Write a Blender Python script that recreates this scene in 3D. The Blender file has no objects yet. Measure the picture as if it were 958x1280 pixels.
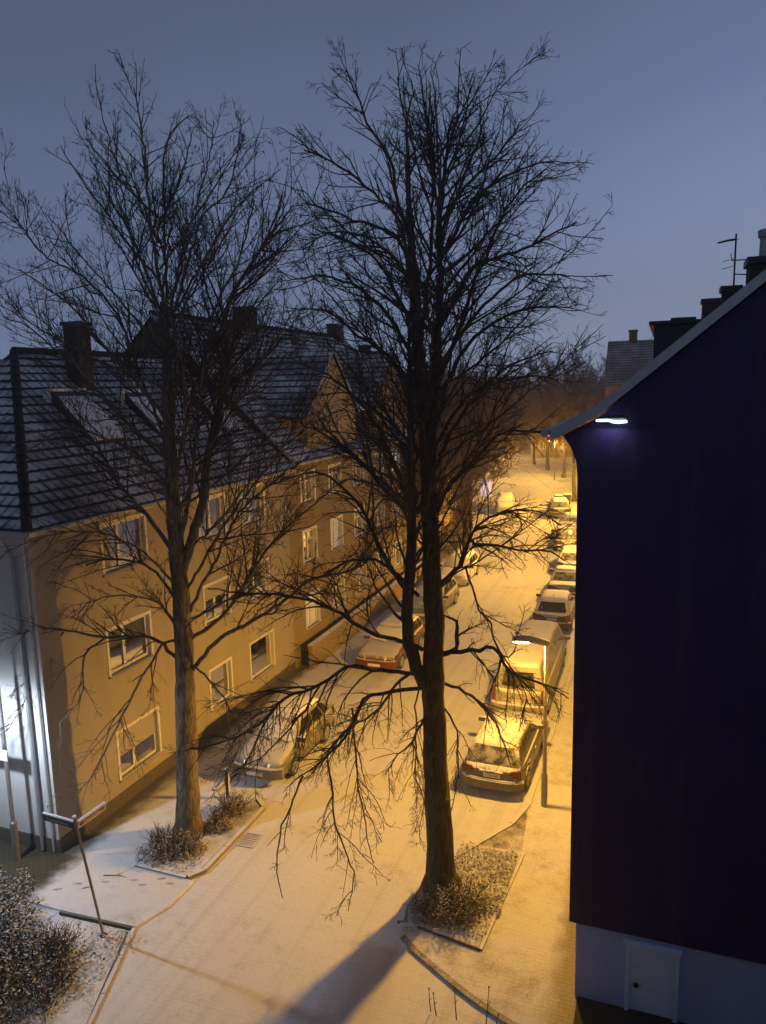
import bpy, math, random
import numpy as np
from mathutils import Vector, Matrix
R = math.radians
random.seed(7)
rng = np.random.default_rng(11)
scene = bpy.context.scene
C = scene.collection

# ------------------------------------------------------------------ materials
def nmat(name):
    m = bpy.data.materials.new(name); m.use_nodes = True
    nt = m.node_tree; bs = nt.nodes['Principled BSDF']
    return m, nt, bs
def N(nt, t, **kw):
    n = nt.nodes.new(t)
    for k, v in kw.items():
        if k.startswith('i_'): n.inputs[k[2:]].default_value = v
        else: setattr(n, k, v)
    return n
def L(nt, a, b): nt.links.new(a, b)
def col(c): return (c[0], c[1], c[2], 1.0)
def noise(nt, scale, detail=4, rough=.55, vec=None, dist=0):
    n = N(nt, 'ShaderNodeTexNoise'); n.inputs['Scale'].default_value = scale
    n.inputs['Detail'].default_value = detail; n.inputs['Roughness'].default_value = rough
    n.inputs['Distortion'].default_value = dist
    if vec is None:
        g = N(nt, 'ShaderNodeNewGeometry'); vec = g.outputs['Position']
    L(nt, vec, n.inputs['Vector']); return n.outputs['Fac']
def maprange(nt, v, a, b, c=0., d=1., smooth=True):
    n = N(nt, 'ShaderNodeMapRange'); n.clamp = True
    n.interpolation_type = 'SMOOTHSTEP' if smooth else 'LINEAR'
    n.inputs[1].default_value = a; n.inputs[2].default_value = b
    n.inputs[3].default_value = c; n.inputs[4].default_value = d
    L(nt, v, n.inputs[0]); return n.outputs[0]
def mth(nt, op, a, b=None):
    n = N(nt, 'ShaderNodeMath', operation=op); n.use_clamp = False
    for i, x in enumerate((a, b)):
        if x is None: continue
        if isinstance(x, (int, float)): n.inputs[i].default_value = x
        else: L(nt, x, n.inputs[i])
    return n.outputs[0]
def mix(nt, f, a, b):
    n = N(nt, 'ShaderNodeMix', data_type='RGBA')
    for k, x in ((0, f), (6, a), (7, b)):
        if isinstance(x, (int, float)): n.inputs[k].default_value = x
        elif isinstance(x, tuple): n.inputs[k].default_value = col(x)
        else: L(nt, x, n.inputs[k])
    return n.outputs[2]
def bump(nt, bs, h, strength=.3, dist=.02):
    b = N(nt, 'ShaderNodeBump'); b.inputs['Strength'].default_value = strength
    b.inputs['Distance'].default_value = dist
    L(nt, h, b.inputs['Height']); L(nt, b.outputs[0], bs.inputs['Normal'])
def normal_z(nt):
    g = N(nt, 'ShaderNodeNewGeometry'); s = N(nt, 'ShaderNodeSeparateXYZ')
    L(nt, g.outputs['Normal'], s.inputs[0]); return s.outputs[2]
def pos(nt):
    g = N(nt, 'ShaderNodeNewGeometry'); s = N(nt, 'ShaderNodeSeparateXYZ')
    L(nt, g.outputs['Position'], s.inputs[0]); return s.outputs, g.outputs['Position']

SNOW = (.74, .75, .78)
def simple(name, c, rough=.6, metal=0, var=.25, sc=8, bmp=.15):
    m, nt, bs = nmat(name)
    f = noise(nt, sc, 5)
    L(nt, mix(nt, f, tuple(x*(1-var) for x in c), tuple(min(1, x*(1+var)) for x in c)), bs.inputs['Base Color'])
    bs.inputs['Roughness'].default_value = rough; bs.inputs['Metallic'].default_value = metal
    if bmp: bump(nt, bs, noise(nt, sc*6, 3), bmp, .01)
    return m
def dusted(name, c, rough=.45, metal=0., lo=.45, hi=.8, thin=.9, spec=.5, side=.0, snow=SNOW):
    """a surface with snow lying on whatever faces up"""
    m, nt, bs = nmat(name)
    nz = normal_z(nt)
    f1 = noise(nt, 9, 5); f2 = noise(nt, 70, 3)
    cover = maprange(nt, mth(nt, 'ADD', nz, mth(nt, 'MULTIPLY', mth(nt, 'SUBTRACT', f1, .5), .5)), lo, hi)
    cover = mth(nt, 'MULTIPLY', cover, maprange(nt, f2, .2, .5, thin-.25, thin))
    if side:
        cover = mth(nt, 'MAXIMUM', cover, maprange(nt, mth(nt, 'ADD', f1, mth(nt, 'MULTIPLY', f2, .5)), .75, 1.1, 0, side))
    base = mix(nt, noise(nt, 14, 4), tuple(x*.8 for x in c), tuple(min(1, x*1.2) for x in c))
    L(nt, mix(nt, cover, base, snow), bs.inputs['Base Color'])
    L(nt, maprange(nt, cover, 0, 1, rough, .85), bs.inputs['Roughness'])
    L(nt, maprange(nt, cover, 0, .6, metal, 0), bs.inputs['Metallic'])
    bs.inputs['Specular IOR Level'].default_value = spec
    bump(nt, bs, mth(nt, 'MULTIPLY', f2, cover), .25, .01)
    return m
def emit(name, c, s):
    m, nt, bs = nmat(name)
    bs.inputs['Base Color'].default_value = col((.5, .5, .5))
    bs.inputs['Emission Color'].default_value = col(c); bs.inputs['Emission Strength'].default_value = s
    return m

def ground_mat(name, snow, bare, cover_lo, cover_hi, rows=True, bare_fn=None, tracks=False):
    """thin fresh snow over brick paving; bare_fn gives a mask of bare ground"""
    m, nt, bs = nmat(name)
    (x, y, z), P = pos(nt)
    big = noise(nt, .35, 4, .6); med = noise(nt, 2.3, 5, .6); fine = noise(nt, 26, 4, .65); grit = noise(nt, 110, 2)
    br = N(nt, 'ShaderNodeTexBrick'); br.inputs['Scale'].default_value = 1
    br.inputs['Brick Width'].default_value = .2; br.inputs['Row Height'].default_value = .1
    br.inputs['Mortar Size'].default_value = .012; br.inputs['Mortar Smooth'].default_value = .6
    br.inputs['Color1'].default_value = (1, 1, 1, 1); br.inputs['Color2'].default_value = (.82, .82, .82, 1)
    br.inputs['Mortar'].default_value = (0, 0, 0, 1)
    L(nt, P, br.inputs['Vector'])
    bf = N(nt, 'ShaderNodeRGBToBW'); L(nt, br.outputs['Color'], bf.inputs[0]); bf = bf.outputs[0]
    mixn = mth(nt, 'ADD', mth(nt, 'MULTIPLY', big, .5), mth(nt, 'ADD', mth(nt, 'MULTIPLY', med, .3), mth(nt, 'MULTIPLY', fine, .28)))
    cov = maprange(nt, mixn, cover_lo, cover_hi)
    if rows:
        streak = noise(nt, 1, 4, .6, vec=None)
        mp = N(nt, 'ShaderNodeMapping'); mp.inputs['Scale'].default_value = (1.6, 11, 1)
        L(nt, P, mp.inputs['Vector'])
        st = noise(nt, 1.0, 5, .65, vec=mp.outputs[0])
        cov = mth(nt, 'MULTIPLY', cov, maprange(nt, st, .30, .52, 1-.16*rows, 1))
        cov = mth(nt, 'MULTIPLY', cov, maprange(nt, bf, 0, .8, 1-.10*rows, 1))
    cov = mth(nt, 'MULTIPLY', cov, maprange(nt, grit, .30, .55, .70, 1))
    cov = mth(nt, 'MULTIPLY', cov, maprange(nt, noise(nt, 8, 5, .7), .34, .52, .93, 1))
    if tracks:   # two pairs of worn tyre lanes along the street, real marks in the snow
        mp = N(nt, 'ShaderNodeMapping'); mp.inputs['Scale'].default_value = (3.4, .07, 1)
        L(nt, P, mp.inputs['Vector'])
        tk = noise(nt, 1.0, 3, .5, vec=mp.outputs[0])
        cov = mth(nt, 'MULTIPLY', cov, maprange(nt, tk, .36, .5, .88, 1))
    if bare_fn:
        cov = mth(nt, 'MULTIPLY', cov, bare_fn(nt, x, y, med, fine))
    b0 = mix(nt, med, tuple(c*.7 for c in bare), tuple(c*1.25 for c in bare))
    b1 = mix(nt, bf, tuple(c*.35 for c in bare), b0) if rows else b0
    L(nt, mix(nt, cov, b1, snow), bs.inputs['Base Color'])
    L(nt, maprange(nt, cov, 0, 1, .55, .8), bs.inputs['Roughness'])
    bs.inputs['Specular IOR Level'].default_value = .3
    h = mth(nt, 'ADD', mth(nt, 'MULTIPLY', fine, .5), mth(nt, 'ADD', mth(nt, 'MULTIPLY', grit, .25), mth(nt, 'MULTIPLY', bf, .12*float(rows))))
    bump(nt, bs, h, .35, .02)
    return m

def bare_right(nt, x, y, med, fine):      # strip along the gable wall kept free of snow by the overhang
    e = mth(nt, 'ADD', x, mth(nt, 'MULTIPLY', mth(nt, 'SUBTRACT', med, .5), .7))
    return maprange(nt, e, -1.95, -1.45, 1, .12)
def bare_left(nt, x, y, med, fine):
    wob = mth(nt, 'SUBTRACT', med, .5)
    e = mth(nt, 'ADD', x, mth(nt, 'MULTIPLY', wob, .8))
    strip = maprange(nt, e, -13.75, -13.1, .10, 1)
    # snow cover also drops away in front of the end wall
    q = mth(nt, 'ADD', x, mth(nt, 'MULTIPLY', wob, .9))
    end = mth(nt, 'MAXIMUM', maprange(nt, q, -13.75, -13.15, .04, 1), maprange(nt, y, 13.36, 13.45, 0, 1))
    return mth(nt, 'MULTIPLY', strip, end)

M = {}
M['road'] = ground_mat('snowy_brick_road', SNOW, (.22, .18, .14), .26, .52, .6, None, True)
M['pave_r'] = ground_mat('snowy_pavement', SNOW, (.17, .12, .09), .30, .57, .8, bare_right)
M['pave_l'] = ground_mat('snowy_pavement_left', SNOW, (.085, .078, .05), .28, .48, .4, bare_left)
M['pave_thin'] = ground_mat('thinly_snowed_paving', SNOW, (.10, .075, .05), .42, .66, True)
M['verge'] = ground_mat('mossy_grass_verge', (.6, .62, .6), (.055, .062, .028), .62, .9, False)
M['soil'] = ground_mat('bed_soil_with_snow', SNOW, (.085, .07, .05), .38, .56, False)
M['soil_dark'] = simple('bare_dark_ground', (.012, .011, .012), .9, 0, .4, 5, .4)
M['field'] = ground_mat('snow_field', (.6, .61, .64), (.08, .08, .06), .35, .6, False)
M['kerb'] = dusted('kerb_stone', (.24, .21, .18), .8, 0, .4, .8, .88)
M['facade'] = None

def render_wall(name, c, streak=.12):
    m, nt, bs = nmat(name)
    (x, y, z), P = pos(nt)
    big = noise(nt, .5, 4); fine = noise(nt, 45, 4, .7)
    mp = N(nt, 'ShaderNodeMapping'); mp.inputs['Scale'].default_value = (2.2, 2.2, .18); L(nt, P, mp.inputs['Vector'])
    st = noise(nt, 1, 4, .6, vec=mp.outputs[0])
    k = mth(nt, 'ADD', mth(nt, 'MULTIPLY', big, .5), mth(nt, 'MULTIPLY', st, .5))
    c1 = mix(nt, maprange(nt, k, .3, .7), tuple(v*(1-streak*1.6) for v in c), tuple(v*(1+streak) for v in c))
    c2 = mix(nt, maprange(nt, fine, .3, .7), tuple(v*.86 for v in c), c1)
    L(nt, c2, bs.inputs['Base Color']); bs.inputs['Roughness'].default_value = .92
    bs.inputs['Specular IOR Level'].default_value = .15
    bump(nt, bs, fine, .5, .012)
    return m
M['facade'] = render_wall('ochre_render', (.355, .315, .25))
M['endwall'] = render_wall('grey_render', (.58, .58, .57), .06)
M['facade_b'] = render_wall('olive_render', (.29, .225, .12))
M['facade_c'] = render_wall('yellow_render', (.42, .31, .155))
M['plinth'] = simple('dark_plinth', (.09, .075, .06), .8)
M['gable_dark'] = render_wall('old_dark_render', (.10, .088, .07))
M['clad'] = None
def cladding():
    m, nt, bs = nmat('dark_indigo_cladding')
    (x, y, z), P = pos(nt)
    f = noise(nt, .8, 5, .6); g = noise(nt, 40, 3)
    v = mth(nt, 'ADD', mth(nt, 'MULTIPLY', f, .7), mth(nt, 'MULTIPLY', g, .3))
    L(nt, mix(nt, v, (.016, .009, .052), (.036, .020, .104)), bs.inputs['Base Color'])
    mp = N(nt, 'ShaderNodeMapping'); mp.inputs['Scale'].default_value = (1.5, 1, .12)
    gg = N(nt, 'ShaderNodeNewGeometry'); L(nt, gg.outputs['Position'], mp.inputs['Vector'])
    run = maprange(nt, noise(nt, 1.3, 5, .65, vec=mp.outputs[0]), .52, .74)
    L(nt, mix(nt, mth(nt, 'MULTIPLY', run, .7), mix(nt, v, (.016, .009, .052), (.036, .020, .104)), (.05, .045, .07)), bs.inputs['Base Color'])
    bs.inputs['Roughness'].default_value = .7; bs.inputs['Specular IOR Level'].default_value = .2
    bump(nt, bs, mth(nt, 'ADD', g, mth(nt, 'MULTIPLY', f, 2)), .3, .02); return m
M['clad'] = cladding()
M['plinth_pale'] = render_wall('pale_painted_plinth', (.34, .44, .82), .1)
M['door_blue'] = simple('pale_blue_door_paint', (.50, .66, .95), .5, 0, .1, 6, .1)
M['white_paint'] = simple('white_window_plastic', (.62, .61, .58), .4, 0, .06, 5, 0)
M['grey_paint'] = simple('grey_painted_steel', (.42, .43, .46), .5, 0, .12, 6, .05)
M['zinc'] = simple('zinc_sheet', (.34, .35, .37), .45, .3, .2, 6, .05)
M['verge_sheet'] = dusted('verge_sheet_with_snow', (.34, .36, .40), .6, 0, .3, .9, .5, .5, .2, (.5, .52, .56))
M['dark_metal'] = simple('dark_metal', (.03, .03, .035), .5, .4, .2, 8, .05)
M['pole'] = simple('galvanised_pole', (.2, .2, .21), .45, .3, .2, 10, .05)
M['sign_blue'] = simple('dark_blue_sign', (.018, .02, .05), .4, 0, .1, 10, 0)
M['sign_red'] = simple('dull_red_sign', (.16, .06, .055), .4, 0, .1, 10, 0)
M['sign_white'] = simple('sign_white', (.65, .63, .62), .4, 0, .08, 10, 0)
M['snow'] = simple('settled_snow', SNOW, .85, 0, .05, 20, .3)
M['brick_dark'] = None
def brickm(name, c1, c2, mo):
    m, nt, bs = nmat(name)
    (x, y, z), P = pos(nt)
    cb = N(nt, 'ShaderNodeCombineXYZ'); L(nt, mth(nt, 'ADD', x, y), cb.inputs[0]); L(nt, z, cb.inputs[1])
    br = N(nt, 'ShaderNodeTexBrick'); br.inputs['Scale'].default_value = 1
    br.inputs['Brick Width'].default_value = .25; br.inputs['Row Height'].default_value = .08
    br.inputs['Mortar Size'].default_value = .008
    br.inputs['Color1'].default_value = col(c1); br.inputs['Color2'].default_value = col(c2); br.inputs['Mortar'].default_value = col(mo)
    L(nt, cb.outputs[0], br.inputs['Vector'])
    L(nt, br.outputs['Color'], bs.inputs['Base Color']); bs.inputs['Roughness'].default_value = .9
    bump(nt, bs, noise(nt, 30, 4), .4, .01); return m
M['brick_dark'] = brickm('sooty_brick', (.05, .035, .03), (.035, .027, .024), (.03, .03, .03))
M['brick_red'] = brickm('red_brick', (.25, .10, .07), (.2, .085, .06), (.25, .22, .2))

def tile_mat(name, tile, snow, dark=.2, amount=.92):
    m, nt, bs = nmat(name)
    uv = N(nt, 'ShaderNodeUVMap'); s = N(nt, 'ShaderNodeSeparateXYZ'); L(nt, uv.outputs[0], s.inputs[0])
    fv = mth(nt, 'FRACT', s.outputs[1]); fu = mth(nt, 'FRACT', s.outputs[0])
    f = noise(nt, 1.1, 5, .6); g = noise(nt, 22, 3)
    top = maprange(nt, mth(nt, 'ADD', fv, mth(nt, 'MULTIPLY', mth(nt, 'SUBTRACT', g, .5), .25)), dark, dark+.12)
    # the tile's rolled rib pokes through where the snow is thin
    rib = mth(nt, 'ABSOLUTE', mth(nt, 'SUBTRACT', fu, .5))
    ribm = maprange(nt, rib, .08, .24, 0, 1)
    thin = maprange(nt, mth(nt, 'ADD', f, mth(nt, 'MULTIPLY', mth(nt, 'SUBTRACT', g, .5), .3)), .34, .66)
    ribk = mth(nt, 'MAXIMUM', ribm, thin)
    patch = maprange(nt, noise(nt, .55, 5, .65), .34, .62, .28, 1)
    top = mth(nt, 'MULTIPLY', top, patch)
    cov = mth(nt, 'MULTIPLY', mth(nt, 'MULTIPLY', top, mth(nt, 'ADD', mth(nt, 'MULTIPLY', ribk, .8), .2)), amount)
    nz = normal_z(nt); cov = mth(nt, 'MULTIPLY', cov, maprange(nt, nz, .2, .5))
    base = mix(nt, g, tuple(c*.7 for c in tile), tuple(c*1.3 for c in tile))
    L(nt, mix(nt, cov, base, snow), bs.inputs['Base Color']); bs.inputs['Roughness'].default_value = .75
    bs.inputs['Specular IOR Level'].default_value = .25
    bump(nt, bs, g, .2, .01); return m
M['tiles'] = tile_mat('snowy_pantiles', (.022, .02, .022), (.72, .70, .69), .13)
M['tiles_thin'] = tile_mat('thinly_snowed_tiles', (.022, .02, .02), (.32, .30, .29), .3, .8)
M['tiles_slate'] = tile_mat('frosted_slate_tiles', (.08, .08, .09), (.4, .4, .42), .2, .8)

def bark(name, c, moss):
    m, nt, bs = nmat(name)
    (x, y, z), P = pos(nt)
    mp = N(nt, 'ShaderNodeMapping'); mp.inputs['Scale'].default_value = (11, 11, 2.2); L(nt, P, mp.inputs['Vector'])
    f = noise(nt, 1.6, 6, .65, vec=mp.outputs[0], dist=.6); g = noise(nt, 1.3, 4)
    c1 = mix(nt, maprange(nt, f, .34, .66), tuple(v*.35 for v in c), tuple(v*1.3 for v in c))
    c2 = mix(nt, maprange(nt, g, .48, .68, 0, .55), c1, moss)
    sn = mth(nt, 'MULTIPLY', maprange(nt, normal_z(nt), .55, .9), maprange(nt, noise(nt, 3, 4), .5, .62, 0, .35))
    c3 = mix(nt, sn, c2, SNOW)
    L(nt, c3, bs.inputs['Base Color']); bs.inputs['Roughness'].default_value = .9
    bs.inputs['Specular IOR Level'].default_value = .2
    bump(nt, bs, f, .9, .035); return m
M['bark_hazel'] = bark('grey_brown_bark', (.17, .14, .105), (.10, .095, .045))
M['bark_elm'] = bark('dark_furrowed_bark', (.085, .066, .05), (.055, .058, .025))
M['bark_far'] = bark('far_dark_bark', (.045, .035, .026), (.04, .035, .02))
M['twig'] = simple('twig_bark', (.05, .038, .03), .8, 0, .3, 3, 0)
M['twig_b'] = simple('far_twig_bark', (.17, .115, .075), .8, 0, .3, 3, 0)
M['leaf'] = dusted('snowy_evergreen_leaf', (.026, .032, .02), .5, 0, .55, 1.1, .75)
M['leaf_brown'] = dusted('brown_ground_leaf', (.12, .085, .045), .6, 0, .55, .98, .8)
M['stem'] = simple('shrub_stem', (.06, .045, .03), .8)
M['rubber'] = simple('tyre_rubber', (.015, .015, .015), .8)
M['rim'] = simple('alloy_rim', (.4, .4, .4), .4, .6, .1, 8, 0)
M['trim'] = simple('black_trim', (.012, .012, .013), .5, 0, .2, 8, 0)
M['red_lens'] = simple('red_lamp_lens', (.10, .018, .012), .25, 0, .15, 20, 0)
M['clear_lens'] = simple('headlamp_lens', (.6, .58, .5), .15, 0, .15, 30, 0)
M['car_silver'] = dusted('silver_paint', (.095, .09, .08), .38, .3, .5, .85, .9, .5, .05)
M['car_grey'] = dusted('grey_paint', (.15, .135, .11), .55, .1, .45, .95, .62, .4, .18)
M['car_beige'] = dusted('pale_paint', (.26, .235, .19), .4, .05, .5, .85, .9, .5, .05)
M['car_red'] = dusted('red_paint', (.11, .022, .018), .42, .1, .5, .95, .75, .5, .2)
M['car_dark'] = dusted('dark_paint', (.05, .05, .055), .35, .2, .5, .85, .9, .5, .04)
M['car_white'] = dusted('white_paint', (.45, .45, .44), .4, 0, .5, .85, .9, .5, .05)
def glassm(name, c, snowamt, lo=.35, hi=.6, rough=.12):
    m, nt, bs = nmat(name)
    f = mth(nt, 'ADD', mth(nt, 'MULTIPLY', noise(nt, 4, 4), .6), mth(nt, 'MULTIPLY', noise(nt, 60, 3), .4))
    cov = mth(nt, 'MULTIPLY', maprange(nt, f, lo, hi), snowamt)
    L(nt, mix(nt, cov, c, SNOW), bs.inputs['Base Color'])
    L(nt, maprange(nt, cov, 0, .5, rough, .8), bs.inputs['Roughness']); return m
M['glass'] = glassm('dark_window_glass', (.02, .02, .022), 0)
M['glass_frost'] = glassm('frosted_rear_glass', (.03, .03, .03), .36, .42, .6)
M['glass_snow'] = glassm('snow_covered_windscreen', (.1, .1, .1), .92, .2, .4)
M['pane'] = None
def panem():
    m, nt, bs = nmat('window_pane')
    f = noise(nt, 1.7, 3)
    L(nt, mix(nt, f, (.045, .04, .038), (.10, .09, .085)), bs.inputs['Base Color'])
    bs.inputs['Roughness'].default_value = .08; bs.inputs['Specular IOR Level'].default_value = .5; return m
M['pane'] = panem()
def paneglass():
    m, nt, bs = nmat('clear_window_glass'); o = [k for k in nt.nodes if k.type == 'OUTPUT_MATERIAL'][0]
    tr = N(nt, 'ShaderNodeBsdfTransparent'); tr.inputs[0].default_value = (.8, .8, .8, 1)
    gl = N(nt, 'ShaderNodeBsdfGlossy'); gl.inputs['Roughness'].default_value = .03
    fr = N(nt, 'ShaderNodeFresnel'); fr.inputs[0].default_value = 1.5
    mx = N(nt, 'ShaderNodeMixShader'); f = mth(nt, 'ADD', fr.outputs[0], .05)
    L(nt, f, mx.inputs[0]); L(nt, tr.outputs[0], mx.inputs[1]); L(nt, gl.outputs[0], mx.inputs[2]); L(nt, mx.outputs[0], o.inputs[0]); return m
M['pane_glass'] = paneglass()
M['curtain'] = simple('pale_curtain', (.42, .39, .35), .9, 0, .1, 6, 0)
M['blind'] = simple('closed_roller_blind', (.34, .31, .28), .7, 0, .08, 5, 0)
M['pane_lit_cool'] = emit('lit_window_cool', (.78, .92, 1.0), .5)
M['pane_lit_warm'] = emit('lit_window_warm', (1.0, .62, .15), .22)
M['pane_lit_lilac'] = emit('lit_window_dim', (.85, .8, .95), .05)
M['lamp_glow'] = emit('sodium_lamp_glow', (1.0, .74, .4), 40)
M['lamp_glow_far'] = emit('distant_lamp_glow', (1.0, .72, .4), 14)
M['lamp_red'] = emit('distant_red_glow', (1.0, .35, .2), 8)
M['lamp_white'] = emit('white_lamp_glow', (.85, .95, 1.0), 12)
M['tube'] = emit('white_tube_glow', (.7, .95, 1.0), 5)
M['panel_lit'] = emit('lit_blue_panel', (.35, .5, .95), .55)

# ------------------------------------------------------------------ mesh builder
class MB:
    def __init__(s): s.v = []; s.f = []; s.uv = None
    def add(s, vs, fs):
        k = len(s.v); s.v += [tuple(v) for v in vs]; s.f += [tuple(i+k for i in f) for f in fs]
    def box(s, x0, x1, y0, y1, z0, z1):
        s.add([(x0,y0,z0),(x1,y0,z0),(x1,y1,z0),(x0,y1,z0),(x0,y0,z1),(x1,y0,z1),(x1,y1,z1),(x0,y1,z1)],
              [(0,3,2,1),(4,5,6,7),(0,1,5,4),(1,2,6,5),(2,3,7,6),(3,0,4,7)])
    def quad(s, a, b, c, d): s.add([a, b, c, d], [(0, 1, 2, 3)])
    def prism(s, poly, z0, z1):
        n = len(poly)
        s.add([(x, y, z0) for x, y in poly]+[(x, y, z1) for x, y in poly],
              [tuple(range(n-1, -1, -1)), tuple(range(n, 2*n))]+[(i, (i+1) % n, n+(i+1) % n, n+i) for i in range(n)])
    def extrude(s, poly, off):          # poly: 3D points, off: vector
        n = len(poly); o = Vector(off)
        s.add([tuple(p) for p in poly]+[tuple(Vector(p)+o) for p in poly],
              [tuple(range(n-1, -1, -1)), tuple(range(n, 2*n))]+[(i, (i+1) % n, n+(i+1) % n, n+i) for i in range(n)])
    def tube(s, pts, rad, n=8, caps=True):
        pts = [Vector(p) for p in pts]
        if not isinstance(rad, (list, tuple)): rad = [rad]*len(pts)
        vs = []; fs = []; prev = None
        for i, p in enumerate(pts):
            t = (pts[min(i+1, len(pts)-1)]-pts[max(i-1, 0)]).normalized()
            if prev is None:
                a = Vector((0, 0, 1)) if abs(t.z) < .9 else Vector((1, 0, 0))
                u = t.cross(a).normalized()
            else:
                u = (prev-t*prev.dot(t)).normalized()
            prev = u; w = t.cross(u)
            for k in range(n):
                q = 2*math.pi*k/n
                vs.append(p+(u*math.cos(q)+w*math.sin(q))*rad[i])
        for i in range(len(pts)-1):
            for k in range(n):
                fs.append((i*n+k, i*n+(k+1) % n, (i+1)*n+(k+1) % n, (i+1)*n+k))
        if caps:
            fs.append(tuple(range(n-1, -1, -1))); fs.append(tuple((len(pts)-1)*n+k for k in range(n)))
        s.add(vs, fs)
    def lathe(s, prof, n=20, axis='Z', origin=(0, 0, 0)):
        vs = []; fs = []; o = Vector(origin)
        for r, h in prof:
            for k in range(n):
                q = 2*math.pi*k/n; a, b = r*math.cos(q), r*math.sin(q)
                vs.append(o+(Vector((a, b, h)) if axis == 'Z' else Vector((h, a, b))))
        for i in range(len(prof)-1):
            for k in range(n):
                fs.append((i*n+k, i*n+(k+1) % n, (i+1)*n+(k+1) % n, (i+1)*n+k))
        fs.append(tuple(range(n-1, -1, -1))); fs.append(tuple((len(prof)-1)*n+k for k in range(n)))
        s.add(vs, fs)
    def build(s, name, mat, parent=None, smooth=None, bevel=0, uv=None):
        me = bpy.data.meshes.new(name); me.from_pydata(s.v, [], s.f); me.update()
        if uv is not None:
            l = me.uv_layers.new(name='UVMap')
            for i, c in enumerate(uv): l.data[i].uv = c
        o = bpy.data.objects.new(name, me); C.objects.link(o)
        me.materials.append(mat)
        if smooth is not None:
            me.polygons.foreach_set('use_smooth', [True]*len(me.polygons))
            me.set_sharp_from_angle(angle=R(smooth))
        if bevel:
            b = o.modifiers.new('edge', 'BEVEL'); b.width = bevel; b.segments = 2; b.limit_method = 'ANGLE'
        if parent: o.parent = parent
        return o
def arr_mesh(name, V, F, mat, parent=None, smooth=True):
    """V (n,3) float, F (m,4) int -> one mesh object"""
    me = bpy.data.meshes.new(name)
    V = np.ascontiguousarray(V, dtype=np.float32); F = np.ascontiguousarray(F, dtype=np.int32)
    k = F.shape[1]
    me.vertices.add(len(V)); me.vertices.foreach_set('co', V.ravel())
    me.loops.add(F.size); me.loops.foreach_set('vertex_index', F.ravel())
    me.polygons.add(len(F)); me.polygons.foreach_set('loop_start', np.arange(0, F.size, k, dtype=np.int32))
    if smooth: me.polygons.foreach_set('use_smooth', np.ones(len(F), dtype=bool))
    me.update(calc_edges=True)
    o = bpy.data.objects.new(name, me); C.objects.link(o); me.materials.append(mat)
    if parent: o.parent = parent
    return o
def tag(o, label=None, cat=None, group=None, kind=None):
    if label: o['label'] = label
    if cat: o['category'] = cat
    if group: o['group'] = group
    if kind: o['kind'] = kind
    return o
def thing(name, label, cat, loc=(0, 0, 0), rz=0, group=None):
    o = bpy.data.objects.new(name, None); C.objects.link(o)
    o.location = loc; o.rotation_euler = (0, 0, rz); o.empty_display_size = .3
    return tag(o, label, cat, group)
def structure(o): o['kind'] = 'structure'; return o
def text_mesh(name, txt, size, mat, parent, M4):
    cu = bpy.data.curves.new(name, 'FONT'); cu.body = txt; cu.size = size
    cu.align_x = 'CENTER'; cu.align_y = 'CENTER'; cu.extrude = .001
    t = bpy.data.objects.new(name+'_src', cu); C.objects.link(t)
    dg = bpy.context.evaluated_depsgraph_get(); me = bpy.data.meshes.new_from_object(t.evaluated_get(dg))
    bpy.data.objects.remove(t)
    me.name = name; me.materials.clear(); me.materials.append(mat); me.transform(M4)
    o = bpy.data.objects.new(name, me); C.objects.link(o)
    if parent: o.parent = parent
    return o

# ------------------------------------------------------------------ trees (vectorised)
def resample(P, step, wig, r):
    P = np.array(P, float); n = len(P)
    E = np.vstack([2*P[0]-P[1], P, 2*P[-1]-P[-2]]); out = []
    for i in range(n-1):
        a, b, c, d = E[i], E[i+1], E[i+2], E[i+3]
        m = max(2, int(np.linalg.norm(c-b)/step))
        for k in range(m):
            t = k/m
            out.append(.5*((2*b)+(-a+c)*t+(2*a-5*b+4*c-d)*t*t+(-a+3*b-3*c+d)*t**3))
    out.append(P[-1]); out = np.array(out)
    if wig:
        w = r.normal(0, wig, out.shape); w[0] = 0; out = out+w
    return out
def tubes(P, R0, sides):
    """P (N,K,3) centre lines, R0 (N,K) radii -> verts, quads"""
    n, k, _ = P.shape
    T = np.empty_like(P); T[:, 1:-1] = P[:, 2:]-P[:, :-2]; T[:, 0] = P[:, 1]-P[:, 0]; T[:, -1] = P[:, -1]-P[:, -2]
    T /= np.linalg.norm(T, axis=2, keepdims=True)+1e-9
    ref = np.where(np.abs(T[:, :1, 2:3]) < .85, np.array([[[0, 0, 1.]]]), np.array([[[1., 0, 0]]]))
    ref = np.broadcast_to(ref, P.shape)
    U = np.cross(T, ref); U /= np.linalg.norm(U, axis=2, keepdims=True)+1e-9
    W = np.cross(T, U)
    ang = np.arange(sides)*2*math.pi/sides
    V = P[:, :, None, :]+R0[:, :, None, None]*(U[:, :, None, :]*np.cos(ang)[None, None, :, None]+W[:, :, None, :]*np.sin(ang)[None, None, :, None])
    idx = np.arange(n*k*sides).reshape(n, k, sides)
    a = idx[:, :-1, :]; b = np.roll(a, -1, axis=2); d = idx[:, 1:, :]; c = np.roll(d, -1, axis=2)
    F = np.stack([a, b, c, d], axis=-1).reshape(-1, 4)
    return V.reshape(-1, 3), F
def grow(start, dirs, length, trop, K, jit, r):
    n = len(start); P = np.empty((n, K+1, 3)); P[:, 0] = start
    d = dirs/np.linalg.norm(dirs, axis=1, keepdims=True); seg = (length/K)[:, None]
    for i in range(K):
        d = d+r.normal(0, jit, (n, 3)); d[:, 2] += trop/K
        d /= np.linalg.norm(d, axis=1, keepdims=True); P[:, i+1] = P[:, i]+d*seg
    return P
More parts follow.
